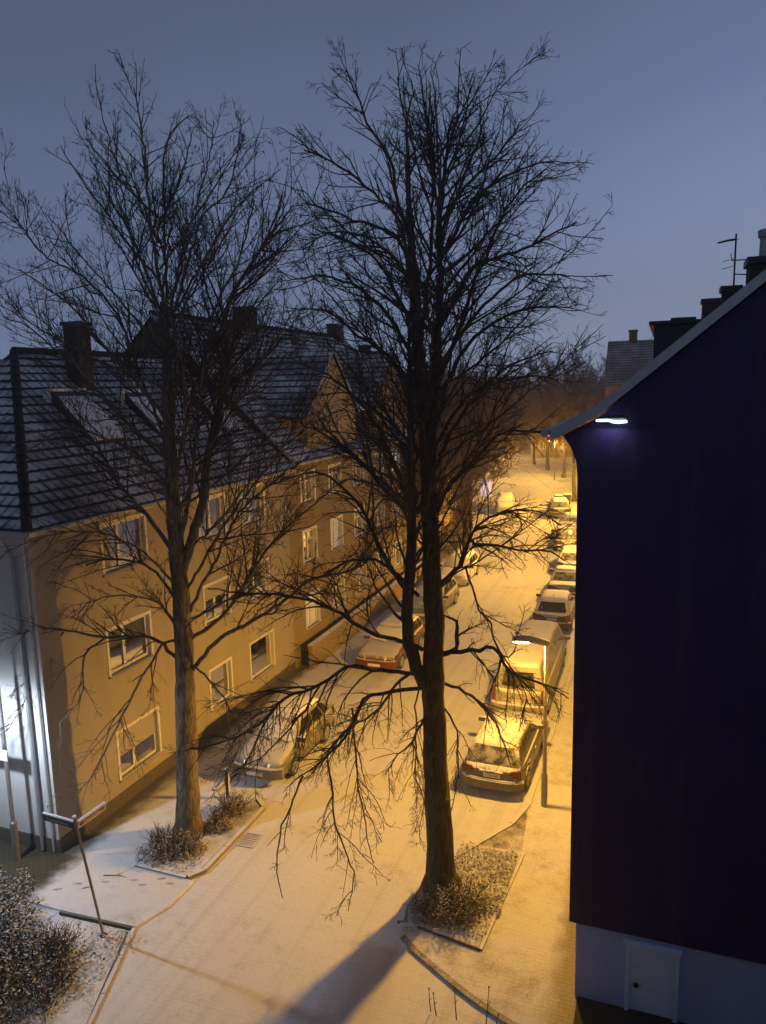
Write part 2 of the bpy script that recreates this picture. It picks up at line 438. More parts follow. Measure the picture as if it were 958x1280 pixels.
def side_dirs(T, alpha, r, up):
    a = r.normal(0, 1, T.shape); a[:, 2] += up; a -= T*np.sum(a*T, axis=1, keepdims=True)
    a /= np.linalg.norm(a, axis=1, keepdims=True)+1e-9
    return T*np.cos(alpha)[:, None]+a*np.sin(alpha)[:, None]
def children(P, rad, dens, t0, lenf, lo, hi, droop, r, Lp):
    """spawn along P (N,K,3); returns start, dir-ready tangents, lengths, radii, droop"""
    n, K, _ = P.shape
    cnt = np.maximum(1, r.poisson(Lp*dens*(1-t0)))
    par = np.repeat(np.arange(n), cnt); m = len(par)
    t = t0+(1-t0)*r.random(m)**.85; x = t*(K-1); i = np.minimum(x.astype(int), K-2); fr = (x-i)[:, None]
    S = P[par, i]*(1-fr)+P[par, i+1]*fr
    T = P[par, i+1]-P[par, i]; T /= np.linalg.norm(T, axis=1, keepdims=True)+1e-9
    Rr = rad[par, i]*(1-fr[:, 0])+rad[par, i+1]*fr[:, 0]
    ln = np.clip(Lp[par]*lenf*(1.05-.65*t)*r.uniform(.55, 1.25, m), lo, hi)
    return S, T, ln, Rr, droop[par]
def build_tree(root, limbs, seed, bark_m, twig_m, dens=(2.6, 4.6, 6.5), lens=(.36, .42, .45), sides=3, tw=1., limb_parts=True, catkins=0, skip_trunk_twigs=.55, fan=.35, wig=.014, thin=.5, sub=1.0, lift=.45):
    r = np.random.default_rng(seed)
    Vs = []; Fs = []; off = 0
    def push(V, F):
        nonlocal off
        Vs.append(V); Fs.append(F+off); off += len(V)
    starts = []; tang = []; lns = []; rads = []; dro = []
    for li, (r0, r1, dr, P) in enumerate(limbs):
        big = li == 0
        Q = resample(P, .3 if big else .17, .012 if big else wig, r)
        n = len(Q); t = np.linspace(0, 1, n)
        k0 = r0 if (r0 > .125 or not thin) else r0*thin
        rad = k0*(1-t)**.85+r1*.8*t if not big else r0+(r1-r0)*t
        if big:
            z = Q[:, 2]-Q[0, 2]; rad = rad*(1+.55*np.exp(-z/.22)); 
        V, F = tubes(Q[None], rad[None], 16 if big else (8 if r0 > .07 else 6))
        if big:   # lumpy trunk
            V = V+r.normal(0, .008, V.shape)
        arr_mesh('trunk' if big else 'limb', V-np.array(root.location)[None], F, bark_m, root) if (big or limb_parts) else push(V, F)
        Lp = np.array([np.sum(np.linalg.norm(np.diff(Q, axis=0), axis=1))])
        t0 = skip_trunk_twigs if big else .16
        d0 = dens[0]*(.35 if big else 1)
        S, T, ln, Rr, dd = children(Q[None], rad[None], d0, t0, lens[0]*(.3 if big else 1), .25, 3.0, np.array([dr]), r, Lp)
        starts.append(S); tang.append(T); lns.append(ln); rads.append(Rr); dro.append(dd)
        if sub:      # strong secondary branches between limb and twigs
            S, T, ln, Rr, dd = children(Q[None], rad[None], sub*(.3 if big else 1), t0+.05, .46*(.35 if big else 1), .7, 2.9, np.array([dr]), r, Lp)
            D = side_dirs(T, np.radians(r.uniform(22, 50, len(S))), r, fan)
            trop = np.where(dd < -.2, dd*.55, lift+.05+dd)
            P = grow(S, D, ln, trop, 9, .085, r); tt = np.linspace(0, 1, 10)[None]
            a = np.clip(Rr*.6, .010, .034); rd = a[:, None]*(1-tt)**.8+.006*tt
            V, F = tubes(P, rd, 5); push(V, F)
            S, T, ln, Rr, dd = children(P, rd, dens[0]*1.15, .12, .42, .22, 1.3, dd, r, ln)
            starts.append(S); tang.append(T); lns.append(ln); rads.append(Rr); dro.append(dd)
    S = np.vstack(starts); T = np.vstack(tang); ln = np.concatenate(lns); Rr = np.concatenate(rads); dd = np.concatenate(dro)
    for lev in range(3):
        al = np.radians(r.uniform(24, 58, len(S)) if lev == 0 else r.uniform(22, 62, len(S)))
        D = side_dirs(T, al, r, fan)
        K = (6, 4, 2)[lev]
        trop = np.where(dd < -.2, dd*(.85, .45, .25)[lev], lift+dd)*np.minimum(1, ln/.8)
        P = grow(S, D, ln, trop, K, (.085, .11, .13)[lev], r)
        a = np.minimum(Rr*.66, (.008+.013*ln, .0088, .0058)[lev]*np.ones(len(S)))*tw
        b = np.full(len(S), (.0052, .0044, .0036)[lev])*tw
        a = np.maximum(a, b)
        t = np.linspace(0, 1, K+1)[None]
        rad = a[:, None]*(1-t)+b[:, None]*t
        V, F = tubes(P, rad, 4 if lev == 0 and sides > 2 else 3); push(V, F)
        if lev < 2:
            S, T, ln2, Rr, dd = children(P, rad, dens[lev+1], .12, lens[lev+1], (.16, .08)[lev], (1.1, .42)[lev], dd, r, ln)
            ln = ln2
        elif catkins:
            k = r.choice(len(P), catkins); e = P[k, -1]
            cl = r.uniform(.05, .11, catkins)
            Q = np.stack([e, e-np.array([0, 0, 1])*cl[:, None]*.5, e-np.array([0, 0, 1])*cl[:, None]], axis=1)
            Q[:, 2, :2] += r.normal(0, .012, (catkins, 2))
            rr = np.broadcast_to(np.array([.006, .012, .007])[None], (catkins, 3))
            V, F = tubes(Q, rr, 4); push(V, F)
    V = np.vstack(Vs)-np.array(root.location)[None]
    arr_mesh('crown', V, np.vstack(Fs), twig_m, root)
    return root
# ------------------------------------------------------------------ camera, sky, render settings
cam = bpy.data.cameras.new('camera'); cam_o = bpy.data.objects.new('camera', cam); C.objects.link(cam_o)
def cam_axes(yaw, pit, rol):
    fw = Vector((-math.sin(yaw)*math.cos(pit), math.cos(yaw)*math.cos(pit), -math.sin(pit)))
    r0 = Vector((math.cos(yaw), math.sin(yaw), 0)); u0 = r0.cross(fw)
    return r0*math.cos(rol)+u0*math.sin(rol), -r0*math.sin(rol)+u0*math.cos(rol), fw
r_, u_, f_ = cam_axes(R(20.64074), R(9.46153), R(-1.38746))
m3 = Matrix((r_, u_, -f_)).transposed()
cam_o.matrix_world = Matrix.Translation((0, 0, 11.5)) @ m3.to_4x4()
cam.sensor_width = 36; cam.sensor_fit = 'AUTO'; cam.lens = 944.57/1280*36
cam.clip_start = .1; cam.clip_end = 2000
scene.camera = cam_o

w = bpy.data.worlds.new('World'); scene.world = w; w.use_nodes = True
nt = w.node_tree; nt.nodes.clear()
out = N(nt, 'ShaderNodeOutputWorld'); bg = N(nt, 'ShaderNodeBackground'); bg2 = N(nt, 'ShaderNodeBackground')
tc = N(nt, 'ShaderNodeTexCoord'); sx = N(nt, 'ShaderNodeSeparateXYZ'); L(nt, tc.outputs['Generated'], sx.inputs[0])
ramp = N(nt, 'ShaderNodeValToRGB'); e = ramp.color_ramp.elements
e[0].position = .0; e[0].color = (.255, .305, .44, 1)
e[1].position = .75; e[1].color = (.040, .055, .088, 1)
for p_, c_ in ((.10, (.185, .238, .385, 1)), (.24, (.118, .160, .275, 1)), (.42, (.075, .103, .172, 1))):
    q = e.new(p_); q.color = c_
cl = N(nt, 'ShaderNodeTexNoise'); cl.inputs['Scale'].default_value = 2.2; cl.inputs['Detail'].default_value = 4
L(nt, tc.outputs['Generated'], cl.inputs['Vector'])
wob = mth(nt, 'ADD', sx.outputs[2], mth(nt, 'MULTIPLY', mth(nt, 'SUBTRACT', cl.outputs['Fac'], .5), .12))
# the dusk is a little brighter towards the right of the street (+X)
side = mth(nt, 'ADD', wob, mth(nt, 'MULTIPLY', mth(nt, 'ADD', sx.outputs[0], .30), -.24))
L(nt, side, ramp.inputs[0])
L(nt, ramp.outputs[0], bg.inputs[0]); bg.inputs[1].default_value = 1.2
sky = N(nt, 'ShaderNodeTexSky'); sky.sky_type = 'NISHITA'; sky.sun_disc = False
sky.sun_elevation = R(-2.0); sky.sun_rotation = R(60); sky.air_density = 1; sky.dust_density = 1
L(nt, sky.outputs[0], bg2.inputs[0]); bg2.inputs[1].default_value = .05
ad = N(nt, 'ShaderNodeAddShader'); L(nt, bg.outputs[0], ad.inputs[0]); L(nt, bg2.outputs[0], ad.inputs[1])
L(nt, ad.outputs[0], out.inputs['Surface'])
sun = bpy.data.lights.new('dusk_sun', 'SUN'); sun.energy = .02; sun.angle = R(20); sun.color = (.7, .8, 1)
so = bpy.data.objects.new('dusk_sun', sun); C.objects.link(so); so.rotation_euler = (R(70), 0, R(-60))
vs = scene.view_settings
vs.view_transform = 'Standard'; vs.look = 'None'; vs.exposure = 0; vs.gamma = 1; vs.use_curve_mapping = False
scene.render.engine = 'CYCLES'
cy = scene.cycles; cy.use_denoising = True; cy.max_bounces = 6; cy.diffuse_bounces = 4; cy.glossy_bounces = 3
cy.transmission_bounces = 3; cy.sample_clamp_indirect = 4; cy.caustics_reflective = False; cy.caustics_refractive = False
try: cy.denoiser = 'OPENIMAGEDENOISE'
except Exception: pass

def ies_text(name, table):
    t = bpy.data.texts.new(name)
    va = [a for a, _ in table]; cd = [c*100 for _, c in table]
    t.write('IESNA:LM-63-2002\n[TEST] lamp\n[MANUFAC] none\nTILT=NONE\n1 1000 1 %d 1 1 2 0.1 0.1 0.0\n1.0 1.0 50\n' % len(va))
    t.write(' '.join('%.1f' % a for a in va)+'\n0.0\n'+' '.join('%.1f' % c for c in cd)+'\n'); return t
IES_ST = ies_text('street_lantern_distribution', [(0, .9), (20, 1.0), (35, 1.35), (50, 2.3), (60, 3.6), (68, 4.6), (75, 4.6), (82, 3.6), (90, 2.4), (100, 1.6), (112, .9), (125, .4), (150, .1), (180, .05)])
IES_CUT = ies_text('cutoff_lantern_distribution', [(0, .9), (25, 1.0), (45, 1.3), (60, 1.5), (75, 1.2), (86, .8), (95, .3), (110, .06), (180, 0)])
def lamp_light(name, loc, color, energy, ies, radius=.12):
    l = bpy.data.lights.new(name, 'POINT'); l.energy = energy; l.shadow_soft_size = radius; l.color = (1, 1, 1)
    l.use_nodes = True; n = l.node_tree
    em = [k for k in n.nodes if k.type == 'EMISSION'][0]
    em.inputs['Color'].default_value = col(color)
    ie = n.nodes.new('ShaderNodeTexIES'); ie.mode = 'INTERNAL'; ie.ies = ies; ie.inputs['Strength'].default_value = 1.0
    n.links.new(ie.outputs[0], em.inputs['Strength'])
    o = bpy.data.objects.new(name, l); C.objects.link(o); o.location = loc; return o

# ------------------------------------------------------------------ ground
def sheet(name, poly, z, mat, label=None):
    b = MB(); b.add([(x, y, z) for x, y in poly], [tuple(range(len(poly)))])
    o = b.build(name, mat); structure(o); return o
def slab(name, poly, z0, z1, mat):
    b = MB(); b.prism(poly, z0, z1); o = b.build(name, mat); structure(o); return o
sheet('ground', [(-400, -60), (400, -60), (400, 700), (-400, 700)], -.03, M['field'])
sheet('road', [(-60, -30), (40, -30), (40, 13.9), (-3.2, 13.9), (-3.2, 36), (-3.9, 45), (-5.2, 55), (-7.8, 68), (-12, 84), (-20, 108), (-31, 134), (-44, 160),
      (-58, 160), (-44, 132), (-31, 106), (-22, 84), (-17, 68), (-13.6, 55), (-12.2, 45), (-11.95, 36), (-11.95, 13.6), (-60, 13.6)], .0, M['road'])
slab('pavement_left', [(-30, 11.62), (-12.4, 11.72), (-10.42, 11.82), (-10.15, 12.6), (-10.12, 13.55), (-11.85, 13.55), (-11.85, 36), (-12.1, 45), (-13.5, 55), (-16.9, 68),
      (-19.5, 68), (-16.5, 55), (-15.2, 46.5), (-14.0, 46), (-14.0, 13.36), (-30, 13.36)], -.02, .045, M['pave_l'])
slab('pavement_right', [(-3.25, 36), (-3.25, 19.2), (-3.5, 18.2), (-4.06, 17.16), (-4.6, 16.15), (-5.02, 15.03), (-5.12, 14.3), (-5.04, 13.8), (-4.86, 13.45), (-4.5, 13.15), (-3.94, 12.84), (-3.3, 12.45), (-2.9, 12.25),
      (-2.26, 11.99), (-1.2, 11.75), (-1.2, 36), (-2, 45), (-3.3, 55), (-5.9, 68), (-10, 84), (-18, 108), (-20, 108), (-12, 84), (-7.8, 68), (-5.2, 55), (-3.9, 45)], -.02, .05, M['pave_r'])
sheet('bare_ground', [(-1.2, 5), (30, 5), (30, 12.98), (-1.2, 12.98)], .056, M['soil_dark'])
slab('tree_bed_right', [(-4.05, 16.95), (-4.55, 16.05), (-4.95, 15.0), (-5.03, 14.45), (-4.98, 14.1), (-4.86, 13.88), (-4.68, 13.78), (-3.25, 13.57), (-2.98, 17.0)], 0, .075, M['soil'])
slab('tree_bed_left', [(-11.8, 13.62), (-10.4, 13.62), (-10.2, 13.9), (-10.15, 16.8), (-10.6, 17.15), (-11.8, 17.15)], 0, .07, M['soil'])
slab('shrub_bed', [(-10.55, 11.66), (-12.3, 11.55), (-30, 11.4), (-30, 5), (-8.3, 5), (-9.25, 8.5)], -.02, .05, M['soil'])
def edging(name, pts, wid, z0, z1, mat):
    """a line of kerb stones with mitred corners and hairline joints"""
    b = MB(); Q = []
    pts = [Vector((x, y, 0)) for x, y in pts]
    for i in range(len(pts)-1):
        k = max(1, round((pts[i+1]-pts[i]).length/.9))
        for j in range(k): Q.append(pts[i].lerp(pts[i+1], j/k))
    Q.append(pts[-1]); Nn = []
    for i in range(len(Q)):
        d = (Q[min(i+1, len(Q)-1)]-Q[max(i-1, 0)]).normalized(); Nn.append(Vector((-d.y, d.x, 0))*wid/2)
    for i in range(len(Q)-1):
        d = (Q[i+1]-Q[i]).normalized()*.005; a, c = Q[i]+d, Q[i+1]-d
        b.prism([tuple((a-Nn[i])[:2]), tuple((c-Nn[i+1])[:2]), tuple((c+Nn[i+1])[:2]), tuple((a+Nn[i])[:2])], z0, z1+random.uniform(-.003, .003))
    o = b.build(name, mat); structure(o); return o
edging('kerb', [(-3.2, 35.5), (-3.2, 19.2), (-3.46, 18.2), (-4.03, 17.2), (-4.58, 16.18), (-5.0, 15.05), (-5.1, 14.3), (-5.02, 13.78)], .14, -.02, .09, M['kerb'])
edging('kerb', [(-4.84, 13.42), (-4.48, 13.12), (-3.94, 12.8), (-3.3, 12.42), (-2.9, 12.22), (-2.26, 11.96), (-1.25, 11.72)], .12, -.02, .0535, M['pave_thin'])
edging('kerb', [(-3.2, 13.52), (-2.93, 17.02)], .08, 0, .085, M['kerb'])
edging('kerb', [(-4.62, 13.74), (-4.3, 13.69), (-3.2, 13.52)], .035, 0, .095, M['plinth'])
edging('kerb', [(-11.9, 17.2), (-11.9, 36), (-12.15, 45)], .14, -.02, .09, M['kerb'])
edging('kerb', [(-11.8, 13.58), (-10.35, 13.58)], .08, 0, .085, M['kerb'])
edging('kerb', [(-10.33, 13.6), (-10.1, 13.95), (-10.08, 16.85), (-10.5, 17.22)], .12, -.02, .095, M['kerb'])
edging('kerb', [(-12.35, 11.63), (-10.46, 11.74)], .035, 0, .068, M['plinth'])
edging('kerb', [(-10.44, 11.78), (-9.2, 8.4)], .08, -.02, .053, M['kerb'])
b = MB()
for k in range(44): b.box(-10.06, -9.80, 17.3+k*.66, 17.3+k*.66+.645, -.01, .008)
structure(b.build('gutter_channel', M['pave_l']))
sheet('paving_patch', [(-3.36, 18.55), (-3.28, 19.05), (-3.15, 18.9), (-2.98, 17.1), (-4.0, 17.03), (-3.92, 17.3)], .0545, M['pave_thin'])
# gully grate
t = thing('drain_grate', 'small iron drain grate at the kerb near the left tree bed', 'drain grate', (-9.72, 15.45, 0), R(4))
b = MB(); b.box(-.24, .24, -.3, -.26, .002, .02); b.box(-.24, .24, .26, .3, .002, .02); b.box(-.24, -.2, -.26, .26, .002, .02); b.box(.2, .24, -.26, .26, .002, .02)
b.build('frame', M['kerb'], t)
b = MB()
for k in range(7): b.box(-.2, .2, -.235+k*.073, -.2+k*.073, .003, .016)
b.build('grate', M['kerb'], t)

# ------------------------------------------------------------------ building helpers
def wall_grid(mb, O, U, W, H, openings, I, depth):
    """a wall in the plane O + u*U + v*Z with real recessed openings (u0,u1,v0,v1)"""
    O = Vector(O); U = Vector(U); Z = Vector((0, 0, 1)); I = Vector(I)
    us = sorted({0, W, *[o[0] for o in openings], *[o[1] for o in openings]}); vs_ = sorted({0, H, *[o[2] for o in openings], *[o[3] for o in openings]})
    for i in range(len(us)-1):
        for j in range(len(vs_)-1):
            uc = (us[i]+us[i+1])/2; vc = (vs_[j]+vs_[j+1])/2
            if any(o[0] < uc < o[1] and o[2] < vc < o[3] for o in openings): continue
            mb.quad(*[tuple(O+U*a+Z*c) for a, c in ((us[i], vs_[j]), (us[i+1], vs_[j]), (us[i+1], vs_[j+1]), (us[i], vs_[j+1]))])
    for (a, c, d, e_) in openings:
        for p, q in (((a, d), (c, d)), ((c, d), (c, e_)), ((c, e_), (a, e_)), ((a, e_), (a, d))):
            P = O+U*p[0]+Z*p[1]; Q = O+U*q[0]+Z*q[1]
            mb.quad(tuple(P), tuple(Q), tuple(Q+I*depth), tuple(P+I*depth))
def obox(mb, O, U, I, u0, u1, v0, v1, d0, d1):
    O = Vector(O); U = Vector(U); Z = Vector((0, 0, 1)); I = Vector(I)
    c = [tuple(O+U*a+Z*v+I*d) for d in (d0, d1) for a, v in ((u0, v0), (u1, v0), (u1, v1), (u0, v1))]
    mb.add(c, [(0, 3, 2, 1), (4, 5, 6, 7), (0, 1, 5, 4), (1, 2, 6, 5), (2, 3, 7, 6), (3, 0, 4, 7)])
crng = random.Random(5)
def curtains(O, U, I, op, depth, wo):
    a, c, d, e_ = op; kind = crng.choice(('sides', 'sheer', 'half', 'none', 'sides', 'none'))
    if kind == 'none': return
    O = Vector(O); U = Vector(U); I = Vector(I); Z = Vector((0, 0, 1)); w_ = c-a
    rows = {'sides': [(a+.02, a+w_*.26), (c-w_*.22, c-.02)], 'sheer': [(a+.02, c-.02)], 'half': [(a+.02, a+w_*.55)]}[kind]
    v0 = d+.05 if kind != 'sheer' else d+(e_-d)*crng.uniform(.2, .5)
    for (p, q) in rows:
        b = MB(); n = max(6, int((q-p)/.025)); vs_ = []
        for i in range(n+1):
            u = p+(q-p)*i/n; dd = depth+.08+.018*math.sin(i*1.35)+.006*math.sin(i*.6)
            vs_ += [tuple(O+U*u+Z*v0+I*dd), tuple(O+U*u+Z*(e_-.03)+I*dd)]
        b.add(vs_, [(2*i, 2*i+2, 2*i+3, 2*i+1) for i in range(n)]); b.build('curtain', M['curtain'], wo, smooth=60)
def window(parent, O, U, I, op, mull=(.42,), pane='pane', depth=.17, blind=None, casing=True, bars=False, label=None, sill_snow=True):
    a, c, d, e_ = op; f = .065
    b = MB()
    if casing:      # painted flat surround, proud of the render
        for q in ((a-.09, a-.004, d-.02, e_+.09), (c+.004, c+.09, d-.02, e_+.09), (a-.004, c+.004, e_+.004, e_+.09)): obox(b, O, U, I, *q, -.018, .02)
        for q in ((a, a+.012, d, e_), (c-.012, c, d, e_), (a, c, e_-.012, e_)): obox(b, O, U, I, *q, .003, depth-.05)
    D0, D1 = depth-.06, depth-.002
    for q in ((a+.013, a+f+.013, d+.002, e_-.014), (c-f-.013, c-.013, d+.002, e_-.014), (a+f+.013, c-f-.013, d+.002, d+f+.02), (a+f+.013, c-f-.013, e_-f-.014, e_-.014)): obox(b, O, U, I, *q, D0, D1)
    for m_ in mull:
        u = a+(c-a)*m_; obox(b, O, U, I, u-.055, u+.055, d+f+.02, e_-f-.014, D0+.004, D1)
    if bars:
        v = d+(e_-d)*.7; obox(b, O, U, I, a+f+.013, c-f-.013, v-.03, v+.03, D0+.01, D1-.004)
    wo = b.build('window', M['white_paint'], parent)
    if label: wo['label'] = label
    b = MB(); obox(b, O, U, I, a+.02, c-.02, d+.02, e_-.02, depth-.02, depth-.012); b.build('pane', M['pane_glass' if pane == 'pane' else pane], wo)
    if pane == 'pane' and not blind: curtains(O, U, I, op, depth, wo)
    if blind:
        b = MB(); v0 = e_-(e_-d)*blind
        n = max(3, int((e_-v0)/.045)); h = (e_-.02-v0)/n
        for k in range(n): obox(b, O, U, I, a+.02, c-.02, v0+k*h+.004, v0+(k+1)*h, depth-.085, depth-.07)
        b.build('blind', M['blind'], wo)
    b = MB(); obox(b, O, U, I, a-.1, c+.1, d-.05, d-.002, -.07, depth-.07); sl = b.build('sill', M['kerb'] if sill_snow else M['white_paint'], wo)
    return wo

def roof_plane(name, P0, U, S, u0f, u1f, Lv, mat, parent, cw=.3, ch=.36, seed=0):
    P0 = Vector(P0); U = Vector(U).normalized(); S = Vector(S).normalized(); n = U.cross(S)
    if n.z < 0: n = -n
    vs_ = []; fs = []; uv = []; rr = random.Random(seed)
    j = 0; v = 0
    while v < Lv-.05:
        v1 = min(v+ch, Lv); vm = (v+v1)/2
        a, c = u0f(vm), u1f(vm)
        if c-a < .1: break
        k = [a]+[i*cw/4 for i in range(math.ceil((a+.01)*4/cw), math.floor((c-.01)*4/cw)+1)]+[c]
        base = len(vs_); m = len(k); sag = rr.uniform(-.006, .006)
        for u in k:
            fr = (u/cw) % 1; h = .03*math.exp(-((fr-.5)/.17)**2); jt = .008*math.sin(u*1.7+j*.9)
            p = P0+U*u+S*(v-.02)
            vs_ += [tuple(p+n*.001), tuple(p+n*(.042+h+sag+jt)), tuple(P0+U*u+S*(v1+.0)+n*(.006+h*.8))]
        for i in range(m-1):
            q = base+i*3; fs += [(q, q+3, q+4, q+1), (q+1, q+4, q+5, q+2)]
            ua, ub = k[i]/cw, k[i+1]/cw
            uv += [(ua, j+.01), (ub, j+.01), (ub, j+.02), (ua, j+.02), (ua, j+.02), (ub, j+.02), (ub, j+.99), (ua, j+.99)]
        v += ch; j += 1
    mb = MB(); mb.v = vs_; mb.f = fs
    return mb.build(name, mat, parent, uv=uv)
def ridge(name, A, B, r, mat, parent):
    A = Vector(A); B = Vector(B); b = MB(); n = max(1, round((B-A).length/.4)); d = (B-A)/n
    for i in range(n): b.tube([A+d*i, A+d*(i+.96)], [r*1.08, r*.94], 10)
    return b.build(name, mat, parent, smooth=40)
def chimney_part(parent, x0, x1, y0, y1, z0, z1, mat='brick_dark', cap=True, pot=False):
    b = MB(); b.box(x0, x1, y0, y1, z0, z1-.12)
    c = b.build('chimney', M[mat], parent)
    b = MB(); b.box(x0-.05, x1+.05, y0-.05, y1+.05, z1-.12, z1); b.build('cap', M['dark_metal'], c)
    if pot:
        b = MB(); b.lathe([(.10, 0), (.095, .36), (.13, .38), (.14, .5), (.1, .52)], 16, 'Z', ((x0+x1)/2, (y0+y1)/2, z1)); b.build('pot', M['zinc'], c, smooth=40)
    return c

# ------------------------------------------------------------------ corner house on the left
h = thing('corner_house', 'ochre rendered corner house with snowy hipped tile roof and white windows behind the left tree', 'house', (-18.8, 20, 0))
def off(o): return o
h_off = Vector(h.location)
class Loc:                                   # builds in world coordinates, parents keep their base
    pass
def rebase(root):                            # shift every direct child so that the root empty can sit at the base of the thing
    for ch in root.children:
        if ch.type in ('MESH', 'CURVE'): ch.location = ch.location-Vector(root.location) if root.rotation_euler.z == 0 else ch.location
FX, FY0, FY1, FH = -13.98, 13.40, 26.40, 8.42
Of = (FX, FY0, 0); Uf = (0, 1, 0); If = (-1, 0, 0)
def yo(a, c, d, e_): return (a-FY0, c-FY0, d, e_)
wins = [(yo(15.80, 17.53, .80, 2.14), (.42,), .55), (yo(20.38, 21.64, .90, 2.22), (), .0), (yo(23.02, 24.70, .90, 2.27), (), .0),
        (yo(15.75, 17.50, 3.86, 5.12), (.42,), .0), (yo(20.35, 21.80, 3.86, 5.12), (.5,), .4), (yo(23.0, 24.6, 3.86, 5.12), (.42,), .0),
        (yo(15.86, 17.60, 6.70, 8.0), (.42,), .0), (yo(20.35, 21.80, 6.70, 8.0), (.5,), .0), (yo(22.95, 24.5, 6.70, 8.0), (.42,), .0)]
b = MB(); wall_grid(b, Of, Uf, FY1-FY0, FH, [q[0] for q in wins], If, .17)
b.build('wall', M['facade'], h)
b = MB()
wall_grid(b, (-23.6, FY0, 0), (1, 0, 0), 9.62, FH, [], (0, 1, 0), .1)
b.quad((-23.6, FY0, 0), (-23.6, FY1, 0), (-23.6, FY1, FH), (-23.6, FY0, FH)); b.quad((-23.6, FY1, 0), (FX-.02, FY1, 0), (FX-.02, FY1, FH), (-23.6, FY1, FH))
b.build('side_wall', M['endwall'], h)
for op, mu, bl in wins: window(h, Of, Uf, If, op, mu, blind=bl or None)
b = MB(); b.box(FX+.003, FX+.035, FY0-.03, FY1, 0, .42); b.box(-23.6, FX+.003, FY0-.035, FY0-.003, 0, .4); b.build('plinth', M['plinth'], h)
# eaves: soffit box and gutter
b = MB(); b.box(FX+.004, -13.62, FY0-.36, FY1, FH-.16, FH-.02); b.box(-23.9, FX+.004, FY0-.36, FY0-.004, FH-.16, FH-.02); b.build('eaves_board', M['white_paint'], h)
b = MB(); b.tube([(-13.56, FY0-.42, FH-.06), (-13.56, FY1, FH-.06)], .065, 10); b.tube([(-13.56, FY0-.42, FH-.06), (-24, FY0-.42, FH-.06)], .065, 10); b.build('gutter', M['zinc'], h, smooth=50)
b = MB(); b.tube([(-14.55, FY0-.42, FH-.1), (-14.5, FY0-.2, FH-.45), (-14.45, FY0-.09, FH-.7), (-14.45, FY0-.09, .1)], .05, 10); b.build('downpipe', M['zinc'], h, smooth=50)
b = MB(); b.tube([(-14.12, FY0-.06, FH-.2), (-14.12, FY0-.06, .1)], .032, 8); b.build('downpipe', M['grey_paint'], h, smooth=50)
SL = .84; k_ = math.hypot(1, SL); RX = -18.8
roof = roof_plane('roof', (-13.58, 13.0, 8.40), (0, 1, 0), (-1, 0, SL), lambda v: v/k_, lambda v: 13.42, 5.22*k_, M['tiles'], h, seed=1)
roof_plane('roof', (-13.58, 13.0, 8.40), (-1, 0, 0), (0, 1, SL), lambda v: v/k_, lambda v: 10.44-v/k_, 5.2*k_, M['tiles'], h, seed=2)
b = MB(); zr = 8.4+5.22*SL; b.quad((-24.02, 13.0, 8.4), (-24.02, 26.42, 8.4), (RX, 26.42, zr), (RX, 18.2, zr)); b.build('roof', M['tiles_thin'], h)
ridge('ridge_tiles', (-13.58, 13.0, 8.46), (RX, 18.2, zr+.05), .12, M['tiles_thin'], h)
ridge('ridge_tiles', (RX, 18.2, zr+.05), (RX, 26.42, zr+.05), .12, M['tiles_thin'], h)
chimney_part(h, -17.85, -17.33, 19.3, 19.92, 11.0, 13.72)
for (y0, y1, xt, xb) in ((17.55, 18.95, -16.85, -15.5), (20.62, 21.75, -16.75, -15.35), (24.4, 25.6, -16.8, -15.35)):
    zt = 8.4+(-13.58-xt)*SL; zb = 8.4+(-13.58-xb)*SL; H1, H0 = .42, .12
    b = MB(); b.extrude([(xt, y0, zt-.1), (xb, y0, zb-.1), (xb, y0, zb+H0), (xt, y0, zt+H1)], (0, y1-y0, 0))
    sk = b.build('skylight', M['dark_metal'], h)
    b = MB(); b.extrude([(xt-.05, y0+.06, zt+H1+.005), (xb+.02, y0+.06, zb+H0+.005), (xb+.02, y0+.06, zb+H0+.035), (xt-.05, y0+.06, zt+H1+.045)], (0, y1-y0-.08, 0)); b.build('pane', M['glass_snow'], sk)
    b = MB(); b.box(xt-.3, xt-.03, y0-.05, y1+.05, zt+.1, zt+H1+.09); b.build('flashing', M['snow'], sk)

# ------------------------------------------------------------------ taller house behind it with two street gables
g = thing('gabled_house', 'tall olive house with steep snowy roof and two yellow street gables beyond the corner house', 'house', (-19.8, 36, 0))
GX = -14.05; Y0, Y1, EH, RXg, RZ = 26.44, 46.0, 8.6, -19.8, 14.6
Og = (GX, Y0, 0)
def gy(a, c, d, e_): return (a-Y0, c-Y0, d, e_)
gw = []
for zz in ((1.35, 2.75), (4.2, 5.55), (6.75, 8.0)):
    for yy in (28.4, 31.2, 34.0, 36.8, 39.5, 42.6): gw.append(gy(yy-.62, yy+.62, *zz))
b = MB(); wall_grid(b, Og, (0, 1, 0), Y1-Y0, EH, gw, If, .17); b.build('wall', M['facade_b'], g)
for i, q in enumerate(gw):
    pane = {0: 'pane_lit_warm', 7: 'pane_lit_lilac', 16: 'pane_lit_cool', 13: 'pane'}.get(i, 'pane')
    window(g, Og, (0, 1, 0), If, q, (.5,), pane=pane, bars=True, blind=.5 if i in (2, 9, 15) else None)
SG = (RZ-EH)/(GX+.5-RXg)
b = MB(); ye = Y0
b.extrude([(GX-.01, ye, 0), (GX-.01, ye, EH), (RXg, ye, RZ-.1), (2*RXg-GX, ye, EH), (2*RXg-GX, ye, 0)], (0, .25, 0)); b.build('gable_wall', M['gable_dark'], g)
kg = math.hypot(1, SG); EX = GX+.5
roof_plane('roof', (EX, Y0-.06, EH), (0, 1, 0), (-1, 0, SG), lambda v: 0, lambda v: Y1-Y0+.06, (EX-RXg)*kg, M['tiles'], g, seed=3)
